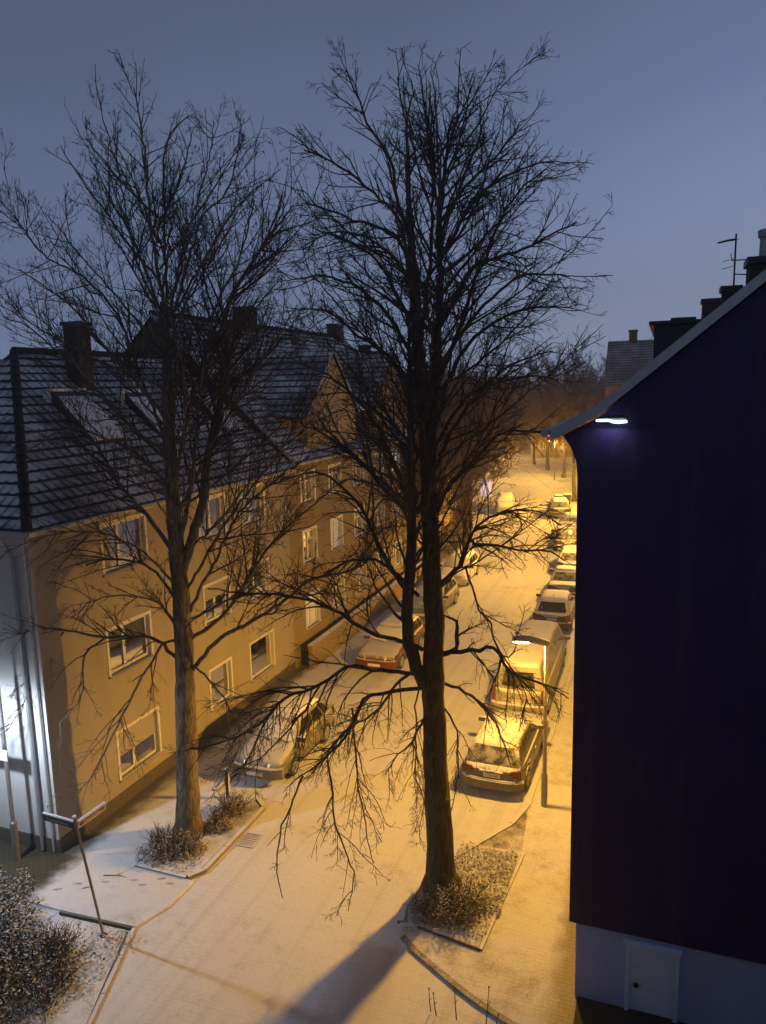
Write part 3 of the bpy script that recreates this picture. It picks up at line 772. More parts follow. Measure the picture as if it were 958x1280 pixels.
b = MB(); b.quad((2*RXg-EX, Y0-.05, EH), (2*RXg-EX, Y1, EH), (RXg, Y1, RZ), (RXg, Y0-.05, RZ)); b.build('roof', M['tiles_thin'], g)
ridge('ridge_tiles', (RXg, Y0-.05, RZ+.04), (RXg, Y1, RZ+.04), .13, M['tiles_thin'], g)
b = MB(); b.extrude([(EX, Y0-.10, EH-.06), (RXg, Y0-.10, RZ-.06), (RXg, Y0-.10, RZ+.06), (EX, Y0-.10, EH+.06)], (0, .09, 0)); b.build('verge_board', M['verge_sheet'], g)
b = MB(); b.tube([(EX+.06, Y0, EH-.05), (EX+.06, Y1, EH-.05)], .07, 8); b.build('gutter', M['zinc'], g, smooth=50)
chimney_part(g, -20.1, -19.4, 33.2, 34.3, 14.2, 15.5); chimney_part(g, -20.1, -19.4, 44.2, 45.2, 14.2, 15.4)
for (yc, hw, ez, pz) in ((30.95, 2.6, 10.55, 13.15), (38.65, 2.6, 10.7, 13.25)):
    X1 = GX+.12; xb = EX-(ez-EH)/SG; xr = EX-(pz-EH)/SG
    b = MB()
    b.extrude([(X1, yc-hw, EH-.2), (X1, yc+hw, EH-.2), (X1, yc+hw, ez), (X1, yc, pz-.08), (X1, yc-hw, ez)], (-.2, 0, 0))
    for s in (-1, 1): b.quad((X1-.2, yc+s*(hw-.01), EH-.1), (xb-.6, yc+s*(hw-.01), EH-.1), (xb-.6, yc+s*(hw-.01), ez), (X1-.2, yc+s*(hw-.01), ez))
    cgw = b.build('street_gable', M['facade_c'], g)
    window(g, (X1, yc-.55, 0), (0, 1, 0), If, (0, 1.1, 9.15, 10.45), (.5,), depth=.06)
    s2 = (pz-ez)/hw; kk = math.hypot(1, s2); ov = .28
    for s in (-1, 1):
        P0 = (X1+.12, yc+s*(hw+ov), ez-ov*s2)
        roof_plane('gable_roof', P0, (-1, 0, 0), (0, -s, s2), lambda v: 0, lambda v: (X1+.12-EX)+(ez-ov*s2+v/kk*s2-EH)/SG+.15, (hw+ov)*kk, M['tiles'], g, seed=5)
    b = MB()
    for s in (-1, 1): b.extrude([(X1+.13, yc, pz+.03), (X1+.13, yc+s*(hw+ov), ez-ov*s2+.03), (X1+.13, yc+s*(hw+ov), ez-ov*s2-.1), (X1+.13, yc, pz-.1)], (.03, 0, 0))
    b.build('verge_board', M['verge_sheet'] if yc < 35 else M['dark_metal'], g)
# small dormer between the gables
b = MB(); b.box(-15.6, -14.2, 34.05, 35.4, 8.7, 10.35); dm = b.build('dormer', M['brick_dark'], g)
b = MB(); b.extrude([(-14.05, 33.95, 10.36), (-14.05, 33.95, 10.44), (-15.9, 33.95, 11.1), (-15.9, 33.95, 11.02)], (0, 1.55, 0)); b.build('dormer_roof', M['snow'], dm)
b = MB(); b.box(-14.2, -14.16, 34.3, 35.15, 9.2, 10.2); b.build('dormer_pane', M['pane'], dm)
b = MB(); b.tube([(-13.8, 36.0, 10.4), (-13.85, 35.8, 9.9), (-13.9, 35.75, 9.3), (-13.9, 35.75, 8.7)], .05, 8); b.build('downpipe', M['zinc'], g, smooth=50)

gwall = thing('garden_wall', 'low rendered garden wall with a snowy coping in front of the gabled house', 'wall', (-13.4, 36, 0))
b = MB(); b.box(-13.48, -13.3, 26.7, 45.5, 0, 1.0); b.build('wall', M['facade_b'], gwall)
b = MB(); b.box(-13.52, -13.26, 26.66, 45.54, 1.002, 1.07); b.build('coping', M['kerb'], gwall)

# ------------------------------------------------------------------ further houses along the bend
def simple_house(name, label, base, rz, Lh, D, eh, rh, wallm, roofm, wcols, rows, lit=(), chim=True):
    t = thing(name, label, 'house', base, rz)
    O = (0, 0, 0); ops = []
    for (z0, z1) in rows:
        for c_ in wcols: ops.append((c_-.55, c_+.55, z0, z1))
    b = MB(); wall_grid(b, O, (1, 0, 0), Lh, eh, ops, (0, 1, 0), .15)
    b.extrude([(0, 0.002, 0), (0, D, 0), (0, D, eh), (0, D/2, eh+rh), (0, 0.002, eh)], (.15, 0, 0)); b.extrude([(Lh, 0.002, 0), (Lh, D, 0), (Lh, D, eh), (Lh, D/2, eh+rh), (Lh, 0.002, eh)], (-.15, 0, 0))
    b.quad((0, D, 0), (Lh, D, 0), (Lh, D, eh), (0, D, eh)); b.build('wall', wallm, t)
    for i, q in enumerate(ops): window(t, O, (1, 0, 0), (0, 1, 0), q, (.5,), depth=.15, pane='pane_lit_warm' if i in lit else 'pane')
    s = rh/(D/2); kk = math.hypot(1, s)
    roof_plane('roof', (-.15, -.35, eh-.35*s+.05), (1, 0, 0), (0, 1, s), lambda v: 0, lambda v: Lh+.3, (D/2+.35)*kk, roofm, t, seed=9)
    b = MB(); b.quad((-.15, D+.3, eh-.3*s+.05), (Lh+.15, D+.3, eh-.3*s+.05), (Lh+.15, D/2, eh+rh+.05), (-.15, D/2, eh+rh+.05)); b.build('roof', M['tiles_thin'], t)
    if chim: chimney_part(t, Lh*.4, Lh*.4+.7, D/2-.3, D/2+.4, eh+rh-.5, eh+rh+1.1)
    return t
R2 = [(1.1, 2.5), (4.0, 5.4)]; R3 = R2+[(6.6, 7.8)]
# fronts face the street: local +x runs along the front, the front faces local -y
simple_house('plain_house', 'plain yellowish three storey house past the gabled house, half hidden by bare trees', (-15.2, 47.2, 0), R(97), 15, 10, 8.4, 5, M['facade_c'], M['tiles'], (1.6, 4.4, 7.4, 10.4, 13.2), R3, (6,))
simple_house('end_house', 'pale house seen straight ahead where the street bends away', (-39, 128, 0), R(-4), 16, 10, 7.5, 5, M['facade_c'], M['tiles'], (2, 5, 8, 11, 14), R2, (3,))
simple_house('distant_house', 'distant gabled house at the end of the street right of the bend', (-20, 120, 0), R(-8), 12, 9, 6.5, 4.5, M['facade_b'], M['tiles'], (2, 5, 8, 10.5), R2, (1,))
fr = thing('red_gabled_house', 'reddish brick house with grey frosted roof rising behind the dark gable', 'house', (0, 64, 0))
b = MB()
XA, XB, YA, YB, E2, RZ2 = -4.45, 4.5, 60.2, 67.0, 11.35, 14.55
b.extrude([(XA, YA, 0), (XA, YB, 0), (XA, YB, E2), (XA, (YA+YB)/2, RZ2-.1), (XA, YA, E2)], (.2, 0, 0)); b.box(XA+.2, XB, YA, YB, 0, E2-.05); b.build('wall', M['brick_red'], fr)
s = (RZ2-E2)/((YB-YA)/2)
roof_plane('roof', (XA-.12, YA-.25, E2-.25*s), (1, 0, 0), (0, 1, s), lambda v: 0, lambda v: XB-XA, ((YB-YA)/2+.25)*math.hypot(1, s), M['tiles_slate'], fr, cw=.26, ch=.3, seed=4)
b = MB(); b.quad((XA-.1, YB, E2), (XB, YB, E2), (XB, (YA+YB)/2, RZ2), (XA-.1, (YA+YB)/2, RZ2)); b.build('roof', M['tiles_thin'], fr)
for yy in (62.0, 64.6):
    window(fr, (XA-.002, yy, 0), (0, 1, 0), (1, 0, 0), (0, .9, 9.4, 10.8), (.5,), depth=.05)
chimney_part(fr, -3.0, -2.4, 63.3, 63.9, 14.2, 15.35)
sh = simple_house('low_brick_house', 'low brick house with lit windows left of the red gabled house', (-7.4, 74, 0), R(-20), 8, 8, 8.4, 3.5, M['brick_red'], M['tiles_slate'], (1.6, 3.8, 6.2), [(5.6, 7.2)], (0, 1))

# ------------------------------------------------------------------ dark gable on the right
d = thing('dark_gable_house', 'windowless dark indigo gable end with pale plinth and grey verge filling the right side', 'house', (5.5, 20, 0))
YG = 12.91; SV = .826
xl = -1.37; xk = -1.06; zk = 11.06; xr_ = 5.5; zr_ = zk+SV*(xr_-xk)
mir = lambda x: 2*xr_-x
# cladding slab, with the little flare under the eaves
prof = [(xl, YG, 1.62), (xl, YG, 9.95), (xl-.03, YG, 10.2), (xl-.12, YG, 10.42), (xl-.25, YG, 10.62), (xk, YG, zk-.16), (xr_, YG, zr_-.16), (mir(xk), YG, zk-.16), (mir(xl), YG, 10), (mir(xl), YG, 1.62)]
b = MB(); b.extrude(prof, (0, .14, 0)); b.build('cladding', M['clad'], d)
b = MB(); b.box(xl+.12, mir(xl)-.12, YG+.06, YG+.3, 0, 1.70); b.build('plinth', M['plinth_pale'], d)
b = MB()
b.box(xl+.02, mir(xl)-.02, YG+.14, 31, 1.64, 9.9); b.box(xl+.14, mir(xl)-.14, YG+.3, 31, 0, 1.64)
b.extrude([(xl+.02, YG+.15, 9.9), (xk, YG+.15, zk-.2), (xr_, YG+.15, zr_-.2), (mir(xk), YG+.15, zk-.2), (mir(xl)-.02, YG+.15, 9.9)], (0, 18, 0)); b.build('wall', M['facade'], d)
# roof slabs with the sprocketed foot
def roofband(yA, yB, t0, t1): return [(-1.80, yA, 10.66+t0), (xk, yA, zk+t0), (xr_, yA, zr_+t0), (mir(xk), yA, zk+t0), (mir(-1.80), yA, 10.66+t0), (mir(-1.80), yA, 10.66+t1), (mir(xk), yA, zk+t1), (xr_, yA, zr_+t1), (xk, yA, zk+t1), (-1.80, yA, 10.66+t1)]
def band_mesh(yA, yB, t0, t1):
    b = MB(); P = roofband(yA, yB, t0, t1); n = 5
    for i in range(4):
        b.extrude([P[i], P[i+1], P[8-i], P[9-i]], (0, yB-yA, 0))
    return b
band_mesh(YG-.16, 31.2, -.10, .06).build('roof', M['tiles_thin'], d)
band_mesh(YG-.20, YG-.165, -.12, .065).build('verge_board', M['verge_sheet'], d)
b = MB(); b.tube([(-1.9, YG-.1, 10.66), (-1.9, 31, 10.66)], .07, 10); b.build('gutter', M['zinc'], d, smooth=50)
b = MB(); b.box(-.36, 1.6, 19.6, 25.5, 11.2, 12.78); dmr = b.build('dormer', M['dark_metal'], d)
b = MB(); b.box(-.48, 1.7, 19.45, 25.7, 12.785, 12.86); b.build('dormer_roof', M['trim'], dmr)
chimney_part(d, .05, .75, 28.2, 28.9, 11.6, 13.55, cap=True); chimney_part(d, .98, 1.62, 28.0, 28.8, 12.2, 14.1)
chimney_part(d, 1.12, 1.5, 20.0, 20.5, 12.3, 13.62); chimney_part(d, 1.32, 1.86, 15.8, 16.5, 12.6, 13.66, pot=True)
# hatch door in the plinth
b = MB()
for q in ((-.36, -.29, .06, 1.45), (.47, .55, .06, 1.45), (-.29, .47, 1.30, 1.45)): b.box(q[0], q[1], YG+.0, YG+.055, q[2], q[3])
dr = b.build('hatch_door', M['door_blue'], d)
b = MB(); b.box(-.287, .467, YG+.02, YG+.05, .10, 1.297); b.build('door_leaf', M['door_blue'], dr, bevel=.008)
b = MB(); b.lathe([(.035, -.03), (.05, 0), (.045, .02), (.01, .03)], 14, 'Z', (0, 0, 0)); lk = b.build('lock', M['dark_metal'], dr, smooth=40); lk.rotation_euler = (R(90), 0, 0); lk.location = (-.17, YG+.012, .62)
b = MB(); b.box(-.4, .58, YG-.03, YG+.054, 1.452, 1.50); b.build('lintel', M['door_blue'], dr)
d_parts = list(d.children)
# bulkhead lamp under the verge
wl = thing('wall_lamp', 'small white lit strip lamp on the dark gable under its verge', 'lamp', (-.84, YG, 10.86))
b = MB(); b.box(-.22, .22, -.05, -.005, -.03, .04); b.build('bracket', M['zinc'], wl, bevel=.01)
b = MB(); b.tube([(-.24, -.085, .0), (-.05, -.09, .005), (.0, -.09, -.012)], .016, 8); b.tube([(0, -.09, -.014), (.1, -.092, -.03), (.24, -.085, -.015)], .02, 8); b.build('tube', M['tube'], wl, smooth=40)
la = bpy.data.lights.new('wall_lamp_light', 'AREA'); la.energy = 3.2; la.size = .4; la.size_y = .05; la.shape = 'RECTANGLE'; la.color = (.78, .86, 1)
lo = bpy.data.objects.new('wall_lamp_light', la); C.objects.link(lo); lo.location = (-.84, YG-.12, 10.80); lo.rotation_euler = (R(-25), 0, 0)
# antenna
an = thing('tv_antenna', 'thin television antenna on a mast beside the tall chimney', 'antenna', (1.08, 16.0, 12.5))
b = MB(); b.tube([(0, 0, .1), (0, 0, 1.62)], .016, 8); b.build('mast', M['dark_metal'], an)
b = MB(); b.tube([(0, 0, 1.52), (-.12, -.1, 1.5), (-.30, -.28, 1.44)], .02, 6); 
for q in (.05, .35, .65, .95): b.tube([(-.30*q+.06, -.28*q-.08, 1.51-.06*q), (-.30*q-.06, -.28*q+.08, 1.51-.06*q)], .006, 5)
b.build('boom', M['dark_metal'], an)
b = MB(); b.tube([(-.06, 0, 1.15), (.25, 0.05, 1.15)], .012, 6); b.tube([(0, 0, .9), (.25, .05, .88)], .012, 6); b.tube([(-.05, 0, 1.15), (-.08, -.02, 1.27)], .008, 5)
for q in (1.05, 1.18): b.tube([(-.22, -.1, q-.06), (-.02, 0, q)], .006, 5)
b.build('stay', M['dark_metal'], an)
for root in (h, g, gwall, fr, d): rebase(root)

# unseen house front behind the viewpoint, added to block southern sky light
hz_b = MB(); hz_b.box(-150, 120, -60, 260, -1.03, 40); hz_o = hz_b.build('haze', M['snow'])
hz_o.data.materials.clear(); hm = bpy.data.materials.new('snowy_night_air'); hm.use_nodes = True; hm.node_tree.nodes.clear()
_o = hm.node_tree.nodes.new('ShaderNodeOutputMaterial'); _v = hm.node_tree.nodes.new('ShaderNodeVolumePrincipled')
_v.inputs['Color'].default_value = (.85, .88, .95, 1); _v.inputs['Density'].default_value = 0.0024; _v.inputs['Anisotropy'].default_value = .35
hm.node_tree.links.new(_v.outputs[0], _o.inputs['Volume']); hz_o.data.materials.append(hm); hz_o['kind'] = 'stuff'; hz_o['label'] = 'thin snowy night air fading the far end of the street'; hz_o['category'] = 'haze'
own = thing('sky_block_house', 'plain grey unseen house front behind the viewpoint, added to block the southern sky', 'house', (0, -1, 0))
b = MB(); wall_grid(b, (-24, -.45, 0), (1, 0, 0), 46, 12.9, [(23.2, 24.8, 10.4, 12.2)]+[(q, q+1.2, z, z+1.4) for q in (3, 7, 11, 15, 19, 27.5, 31.5, 35.5, 39.5) for z in (1.5, 4.5, 7.5, 10.5)], (0, -1, 0), .2); b.build('wall', M['facade_b'], own)
b = MB(); b.box(-24, 22, -9, -.66, 0, 12.85); b.build('core', M['plinth'], own)
b = MB(); b.box(-24.2, 22.2, -9.2, -.3, 12.905, 13.1); b.build('roof', M['tiles_thin'], own)
rebase(own)
# ------------------------------------------------------------------ street lamps
SOD = (1.0, .495, .058)
def street_lamp(label, loc, rz, arm=True, h=4.62, power=0, glow='lamp_glow', group='street lanterns along the right pavement'):
    t = thing('street_lamp', label, 'street lamp', loc, rz, group)
    b = MB(); b.lathe([(.085, 0), (.085, .9), (.06, .95), (.048, 2.5), (.04, h)], 14); b.build('pole', M['pole'], t, smooth=40)
    # long curved canopy reaching over the road (-x), hollow underneath
    b = MB(); n = 12; secs = []
    for i in range(n+1):
        q = i/n; x = .10-.98*q; wv = .17*math.sin(math.pi*min(1, .12+q*.80))**.6+.02; z = h+.02+.19*math.sin(math.pi*(.10+.62*q))-.02
        secs.append((x, wv, z))
    vs_ = []; fs = []
    m = 9
    for x, wv, z in secs:
        for k in range(m):
            a = math.pi*k/(m-1); vs_.append((x, -wv*math.cos(a), z-.10+.11*math.sin(a)))
    for i in range(n):
        for k in range(m-1): fs.append((i*m+k, i*m+k+1, (i+1)*m+k+1, (i+1)*m+k))
    fs.append(tuple(range(m-1, -1, -1))); fs.append(tuple(n*m+k for k in range(m)))
    for i in range(n): fs.append((i*m, (i+1)*m, (i+1)*m+m-1, i*m+m-1))
    b.add(vs_, fs); b.build('canopy', M['zinc'], t, smooth=50)
    b = MB(); vs_ = []; fs = []
    for i in range(7):
        x = -.42-.44*i/6; wv = .115; z = h+.045
        for k in range(7):
            a = math.pi*k/6; vs_.append((x, -wv*math.cos(a), z-.05*math.sin(a)*(1 if 0 < i < 6 else .2)))
    for i in range(6):
        for k in range(6): fs.append((i*7+k, i*7+k+1, i*7+k+8, i*7+k+7))
    b.add(vs_, fs); b.build('diffuser', M[glow], t, smooth=50)
    if power:
        p = Matrix.Rotation(rz, 4, 'Z') @ Vector((-.62, 0, h-.12)); lamp_light('street_lamp_light', Vector(loc)+p, SOD, power, IES_ST, .14)
    return t
LP = 146
street_lamp('nearest street lamp, curved grey canopy, between the estate car and the dark gable', (-2.78, 19.35, .05), R(4), power=LP)
street_lamp('street lamp hidden in part behind the dark gable, second one along the right pavement', (-3.0, 44.5, .05), R(4), power=LP*1.5)
street_lamp('street lamp far along the right pavement near the bare roadside tree', (-5.1, 66.5, .05), R(14), power=LP*2.6)
street_lamp('small distant street lamp where the street bends, third behind the dark gable', (-12.2, 90, .05), R(24), power=LP*1.5)
street_lamp('farthest street lamp, a glint among twigs at the end of the street', (-22.5, 116, .05), R(30), power=LP*1.0, glow='lamp_glow_far')
# cold white lantern on the pole at the house end
t = thing('house_end_lamp', 'white lit lantern on a grey pole at the left edge before the house end', 'street lamp', (-14.84, 12.85, .05))
b = MB(); b.lathe([(.085, 0), (.085, .98), (.09, 1.0), (.052, 1.04), (.05, 4.55)], 14); b.build('pole', M['pole'], t, smooth=40)
b = MB(); b.tube([(0, 0, 4.5), (0, -.1, 4.68), (0, -.4, 4.74), (0, -1.4, 4.7)], .03, 8); b.build('arm', M['pole'], t, smooth=40)
b = MB(); b.lathe([(.04, 4.62), (.20, 4.60), (.22, 4.64), (.12, 4.76), (.02, 4.79)], 18, 'Z', (0, -1.55, 0)); b.build('hood', M['zinc'], t, smooth=40)
b = MB(); b.lathe([(.05, 4.50), (.13, 4.53), (.16, 4.597), (.04, 4.598)], 18, 'Z', (0, -1.55, 0)); b.build('diffuser', M['lamp_white'], t, smooth=50)
lamp_light('house_end_light', (-14.84, 11.3, 4.36), (.76, .86, 1.0), 66, IES_CUT, .10)
ps = thing('pole_sign', 'small pale sign clamped to the grey lantern pole at the left edge', 'sign', (-14.84, 12.85, 2.85))
b = MB(); b.box(-.12, .14, -.085, -.06, -.12, .12); b.build('plate', M['sign_white'], ps)
b = MB(); b.box(-.72, -.124, -.08, -.065, -.11, .11); b.build('panel', M['sign_blue'], ps)
b = MB(); b.box(-.72, .15, -.1, -.05, .123, .145); b.build('snow_cap', M['snow'], ps)

# ------------------------------------------------------------------ street name sign, bollard
base = Vector((-10.9, 11.37, .05)); top = Vector((-11.16, 11.14, 2.88)); ax = (top-base)
t = thing('street_name_sign', 'leaning grey pole with two street name plates at the corner of the shrub bed', 'street sign', base)
b = MB(); b.tube([(0, 0, -.05), tuple(ax*.33), tuple(ax*.66), tuple(ax)], .028, 12); b.build('pole', M['pole'], t, smooth=40)
b = MB(); b.tube([tuple(ax*.998), tuple(ax*1.012)], .045, 12); b.build('pole_cap', M['snow'], t, smooth=40)
b = MB(); b.tube([(0, 0, -.02), (0, 0, .03)], [.09, .06], 12); b.build('foot', M['dark_metal'], t, smooth=40)
def plate(center, dirv, length, hgt, mat, txt, txtmat, border):
    dirv = Vector(dirv).normalized(); nrm = Vector((dirv.y, -dirv.x, 0)); 
    if nrm.y > 0 or (abs(nrm.y) < .3 and nrm.x < 0): nrm = -nrm
    c_ = Vector(center); Z = Vector((0, 0, 1))
    b = MB()
    def rect(l, hh, d0, d1):
        vs_ = [c_+dirv*a*l/2+Z*e_*hh/2+nrm*dd for dd in (d0, d1) for a, e_ in ((-1, -1), (1, -1), (1, 1), (-1, 1))]
        b.add([tuple(v) for v in vs_], [(0, 3, 2, 1), (4, 5, 6, 7), (0, 1, 5, 4), (1, 2, 6, 5), (2, 3, 7, 6), (3, 0, 4, 7)])
    rect(length, hgt, -.012, .012); pl = b.build('name_plate', M['sign_white'] if border else mat, t)
    if border: b = MB(); rect(length-.05, hgt-.05, .0125, .015); b.build('plate_face', mat, pl)
    b = MB(); b2 = b
    vs_ = [c_+dirv*a*length/2+Z*(hgt/2+e_)+nrm*dd for dd in (-.03, .03) for a, e_ in ((-1, .002), (1, .002), (1, .03), (-1, .03))]
    b.add([tuple(v) for v in vs_], [(0, 3, 2, 1), (4, 5, 6, 7), (0, 1, 5, 4), (1, 2, 6, 5), (2, 3, 7, 6), (3, 0, 4, 7)]); b.build('snow_cap', M['snow'], pl)
    xd = Z.cross(nrm).normalized()
    Mx = Matrix((xd, Z, nrm)).transposed().to_4x4(); Mx.translation = c_+nrm*.018-Z*.005
    tm = text_mesh('lettering', txt, hgt*.62, txtmat, pl, Mx)
    wtx = max(v.co.dot(xd) for v in tm.data.vertices)-min(v.co.dot(xd) for v in tm.data.vertices)
    sc = min(1.15, (length-.12)/wtx)
    for v in tm.data.vertices:
        k = (v.co-c_).dot(xd); v.co += xd*(k*sc-k)
plate(ax*.945+Vector((-.44, -.02, 0)), (1, -.06, 0), .84, .145, M['sign_blue'], 'Hunscheidtstr.', M['sign_white'], False)
plate(ax*.93+Vector((.03, .42, 0)), (.04, 1, 0), .78, .145, M['sign_red'], 'Heinrichstr.', M['sign_white'], True)
t = thing('bollard', 'short dark post with a pale edge beside the left tree bed', 'bollard', (-11.3, 16.98, .05))
b = MB(); b.box(-.05, .05, -.05, .05, 0, .88); b.build('post', M['dark_metal'], t, bevel=.012)
b = MB(); b.box(-.054, .054, -.054, .054, .882, .93); b.build('snow_cap', M['snow'], t, bevel=.015)
b = MB(); b.box(.0505, .054, -.04, .04, .1, .8); b.build('reflector', M['sign_white'], t)

# ------------------------------------------------------------------ the two big trees
LIMBS_HAZEL=[
 (0.31,0.1,0,[(-11.38,15.15,-0.05),(-11.28,15.18,2.11),(-11.19,15.22,4.28),(-11.15,15.23,5.76),(-11.17,15.22,7.4),(-11.17,15.22,9.38),(-11.14,15.24,11.29),(-11.09,15.25,12.78),(-11.08,15.26,13.56)]),
 (0.085,0.015,0,[(-11.08,15.26,13.51),(-11.13,15.03,15.23),(-11.01,14.86,16.95),(-11.01,14.65,17.99)]),
 (0.08,0.015,0,[(-11.01,15.29,13.56),(-11.01,15.46,16.03),(-10.97,15.66,17.17),(-10.57,15.99,17.74)]),
 (0.07,0.012,0,[(-11.19,15.22,13.42),(-11.89,15.38,15.01),(-12.59,15.54,16.07),(-13.25,15.73,17.22)]),
 (0.075,0.012,0,[(-10.86,15.34,13.32),(-9.96,15.25,15.18),(-9.15,15.13,15.76),(-8.55,14.93,16.79)]),
 (0.07,0.012,0,[(-10.79,15.37,13.41),(-9.71,16.31,15.63),(-8.87,17.16,16.66)]),
 (0.06,0.012,0,[(-11.07,15.26,13.14),(-11.33,14.74,14.35),(-11.31,14.32,16.05),(-11.23,13.92,16.9),(-11.05,13.56,17.23)]),
 (0.06,0.012,0,[(-11.05,15.27,12.96),(-10.87,15.98,15.03),(-10.56,16.74,16.97),(-10.72,17.32,18.07)]),
 (0.12,0.018,0,[(-11.07,15.26,7.29),(-12.06,15.21,8.58),(-12.76,15.27,9.24),(-13.39,15.35,10.13),(-14.12,15.4,10.79),(-14.72,15.49,11.49)]),
 (0.1,0.015,0,[(-11.12,15.25,8.59),(-11.33,14.84,9.61),(-11.69,14.39,10.22),(-11.99,13.95,10.46),(-12.45,13.46,10.74),(-13.09,12.9,10.34)]),
 (0.09,0.015,0,[(-11.18,15.22,10.15),(-11.96,15.35,11.88),(-12.66,15.52,13.38),(-13.63,15.58,14.32),(-14.8,15.57,14.96),(-15.8,15.62,16.13)]),
 (0.08,0.014,0,[(-11.16,15.23,10.73),(-11.57,14.54,11.87),(-11.85,13.9,12.62),(-12.11,13.27,13.44),(-12.59,12.55,14.01)]),
 (0.08,0.014,0,[(-11.18,15.22,9.77),(-12.07,14.62,10.95),(-12.76,14.09,12.08),(-13.43,13.57,12.94),(-13.79,13.17,13.22)]),
 (0.13,0.02,0,[(-11.13,15.24,6.99),(-10.61,15.56,8.66),(-10.48,15.73,9.82),(-10.29,15.92,10.69),(-10.02,16.15,12.21),(-10.01,16.27,13.44),(-9.1,16.74,14.99),(-8.53,17.08,15.79)]),
 (0.11,0.016,0,[(-11.13,15.24,7.6),(-10.49,15.06,9.41),(-9.91,14.84,11.64),(-9.33,14.63,13.18),(-8.54,14.5,14.27),(-8.01,14.28,15.29)]),
 (0.09,0.015,0,[(-11.15,15.23,9.18),(-10.93,15.9,11.27),(-10.48,16.66,13.21),(-9.87,17.48,14.22),(-9.32,18.27,15.27)]),
 (0.09,0.014,0,[(-11.15,15.23,8.4),(-10.02,15.18,10.16),(-8.88,15.13,11.62),(-7.95,15,12.63),(-7.36,14.74,13.24)]),
 (0.115,0.02,-0.1,[(-11.02,15.28,4.53),(-10.23,15.43,5.4),(-9.3,15.64,5.92),(-8.46,15.82,6.5),(-7.9,15.89,6.94),(-6.83,16.15,7.23),(-6.16,16.26,7.84)]),
 (0.11,0.016,0,[(-11.01,15.29,5.33),(-10.31,15.87,5.93),(-9.69,16.42,7.04),(-9.34,16.87,7.68),(-8.76,17.42,8.32),(-7.88,18.07,9.09)]),
 (0.09,0.015,0,[(-11.06,15.27,5.96),(-10.36,15.66,7.34),(-9.81,16,8.51),(-9,16.44,9.27),(-8.01,16.95,10.03)]),
 (0.08,0.014,0,[(-11.04,15.27,6.58),(-9.74,15.34,8.43),(-8.68,15.31,9.61),(-7.73,15.24,10.71),(-6.9,15.13,11.74)]),
 (0.07,0.013,0,[(-11.13,15.24,5.76),(-10.18,16.38,6.24),(-9.57,17.4,6.07),(-8.87,18.44,6.12)]),
 (0.1,0.015,-0.4,[(-11.3,15.17,4.82),(-11.82,14.79,5.48),(-12.74,14.26,5.57),(-13.76,13.69,5.88),(-14.49,13.22,5.84)]),
 (0.075,0.012,-0.9,[(-11.27,15.19,5.34),(-11.47,14.84,5.37),(-11.51,14.56,5.14),(-11.82,14.18,4.45),(-12.16,13.78,3.6),(-12.38,13.43,2.93),(-12.91,12.97,1.96)]),
 (0.08,0.012,-0.4,[(-11.18,15.22,6.17),(-11.9,15.29,7.03),(-12.75,15.31,7.28),(-13.94,15.21,7.13),(-15.21,15.07,6.54),(-16.51,14.92,6.04)]),
 (0.06,0.01,-0.9,[(-12.99,14.54,5.45),(-13.29,14.11,5.09),(-13.23,13.81,4.17),(-13.5,13.39,3.59),(-13.39,13.11,3.12)]),
 (0.05,0.01,-0.7,[(-13.95,14.18,5.62),(-14.32,13.68,4.92),(-14.51,13.25,4.03),(-14.7,12.83,3.47)]),
 (0.07,0.012,-0.3,[(-11.15,15.23,6.58),(-11.64,14.57,7.71),(-12.35,13.82,8.31),(-13.05,13.07,8.33),(-13.65,12.37,8.08)]),
 (0.07,0.012,-0.5,[(-11.14,15.24,5.02),(-11.38,14.83,6.27),(-11.89,14.31,6.67),(-12.48,13.77,6.68),(-12.92,13.28,6.3)]),
 (0.06,0.011,-0.9,[(-11.05,15.27,4.7),(-10.38,15.09,4.43),(-9.77,14.9,3.96),(-9.33,14.64,3.11),(-9.7,14.07,2.21)]),
]
